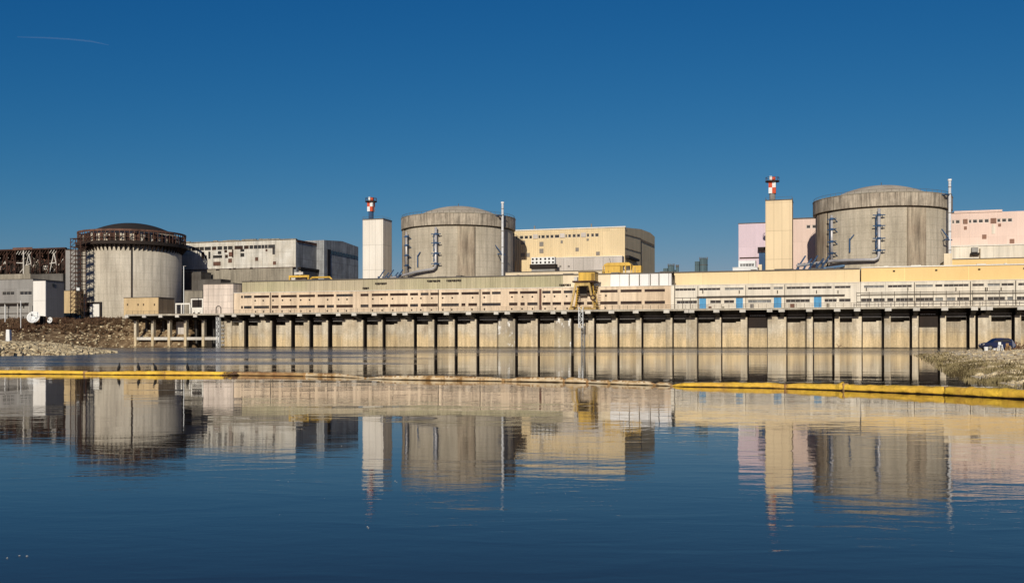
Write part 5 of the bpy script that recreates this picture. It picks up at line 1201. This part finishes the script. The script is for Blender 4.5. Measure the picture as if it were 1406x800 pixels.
X = (1354-CX)/F*120; z = right_h(X, 120); mb = MB(); mb.lathe(X, 120, [(.01,z-.02),(.2,z-.02),(.26,z+.5),(.24,z+.5),(.19,z+.05),(.01,z+.05)], 20)
single(mb, 'bucket', 'white', 'white plastic bucket left of the blue car', 'bucket', X, 120, z, world_frame=True)
X = (1365.5-CX)/F*119; z = right_h(X, 119); mb = MB(); mb.lathe(X, 119, [(.01,z-.02),(.14,z-.02),(.15,z+.22),(.08,z+.3),(.01,z+.3)], 16)
single(mb, 'jerrycan', 'white', 'small white canister before the front door of the blue car', 'canister', X, 119, z, world_frame=True)
def drift(x, Yq, n, sc, label):
    X = (x-CX)/F*Yq; z = max(0, right_h(X, Yq)); mb = MB()
    for i in range(n):
        a = random.uniform(0, 6.28); p = Vector((X+random.uniform(-.6,.6)*sc, Yq+random.uniform(-.5,.5)*sc, z)); q1 = p+Vector((math.cos(a)*.5, math.sin(a)*.3, random.uniform(.2,.7)))*sc; q2 = q1+Vector((random.uniform(-.4,.4), 0, random.uniform(.0,.4)))*sc
        mb.tube([p, q1, q2], [.06*sc, .04*sc, .015*sc], 6)
    single(mb, 'driftwood', 'twig', label, 'driftwood', X, Yq, z, world_frame=True)
drift(1398, 140, 26, 1.4, 'heap of brown driftwood at the right edge behind the blue car')
X, Yq = (1152-CX)/F*272, 272
mb = MB(); mb.tube([(X-.6,Yq,-.1),(X,Yq,.5),(X+1.0,Yq,1.2)], [.12,.09,.04], 6); mb.tube([(X,Yq,.5),(X-.9,Yq,1.3)], [.08,.03], 6); mb.tube([(X+.3,Yq,.7),(X+1.6,Yq,.4)], [.07,.03], 6); mb.tube([(X+.5,Yq,.9),(X+.6,Yq,1.7)], [.05,.02], 6)
single(mb, 'dead_branch', 'twig', 'forked dead branch sticking out of the water at the foot of the quay', 'branch', X, Yq, 0, world_frame=True)
mb = MB()
for k in range(46):
    Yq = random.uniform(6.9, 40); Xq = (random.choice((random.uniform(380, 720), random.uniform(0, 1406)))-CX)/F*Yq; rr = random.uniform(.003,.010); ph = random.uniform(0, 6)
    for j in range(random.choice((1,1,2,4))):
        ox, oy = random.uniform(-.12,.12)*(j > 0), random.uniform(-.1,.1)*(j > 0); base = len(mb.v)
        vs = [(Xq+ox+rr*random.uniform(.6,1.3)*math.cos(ph+i*1.05), Yq+oy+rr*random.uniform(.6,1.3)*math.sin(ph+i*1.05), .003) for i in range(6)]+[(Xq+ox, Yq+oy, .003+rr*.5)]
        mb.add(vs, [(i, (i+1)%6, 6) for i in range(6)])
tag(mb.build('foam_flecks', 'beamend'), 'tiny white foam flecks drifting on the near water', kind='stuff')
# contrail
m = bpy.data.materials.new('thin vapour'); m.use_nodes = True; nt = m.node_tree; b = nt.nodes['Principled BSDF']; b.inputs['Base Color'].default_value = (.9,.92,.95,1); b.inputs['Alpha'].default_value = .016; b.inputs['Roughness'].default_value = 1
M['vapour'] = m
pts = [((x-CX)/F*6000, 6000, CAMZ+(HY-y)/F*6000) for x, y in ((24,51),(60,52),(95,54),(125,57),(149,62))]
single(MB().tube(pts, [2.5,4.5,5,5,2], 8), 'contrail', 'vapour', 'faint thin curved aircraft trail high in the blue sky', 'contrail', pts[0][0], 6000, pts[0][2], world_frame=True, smooth=True)
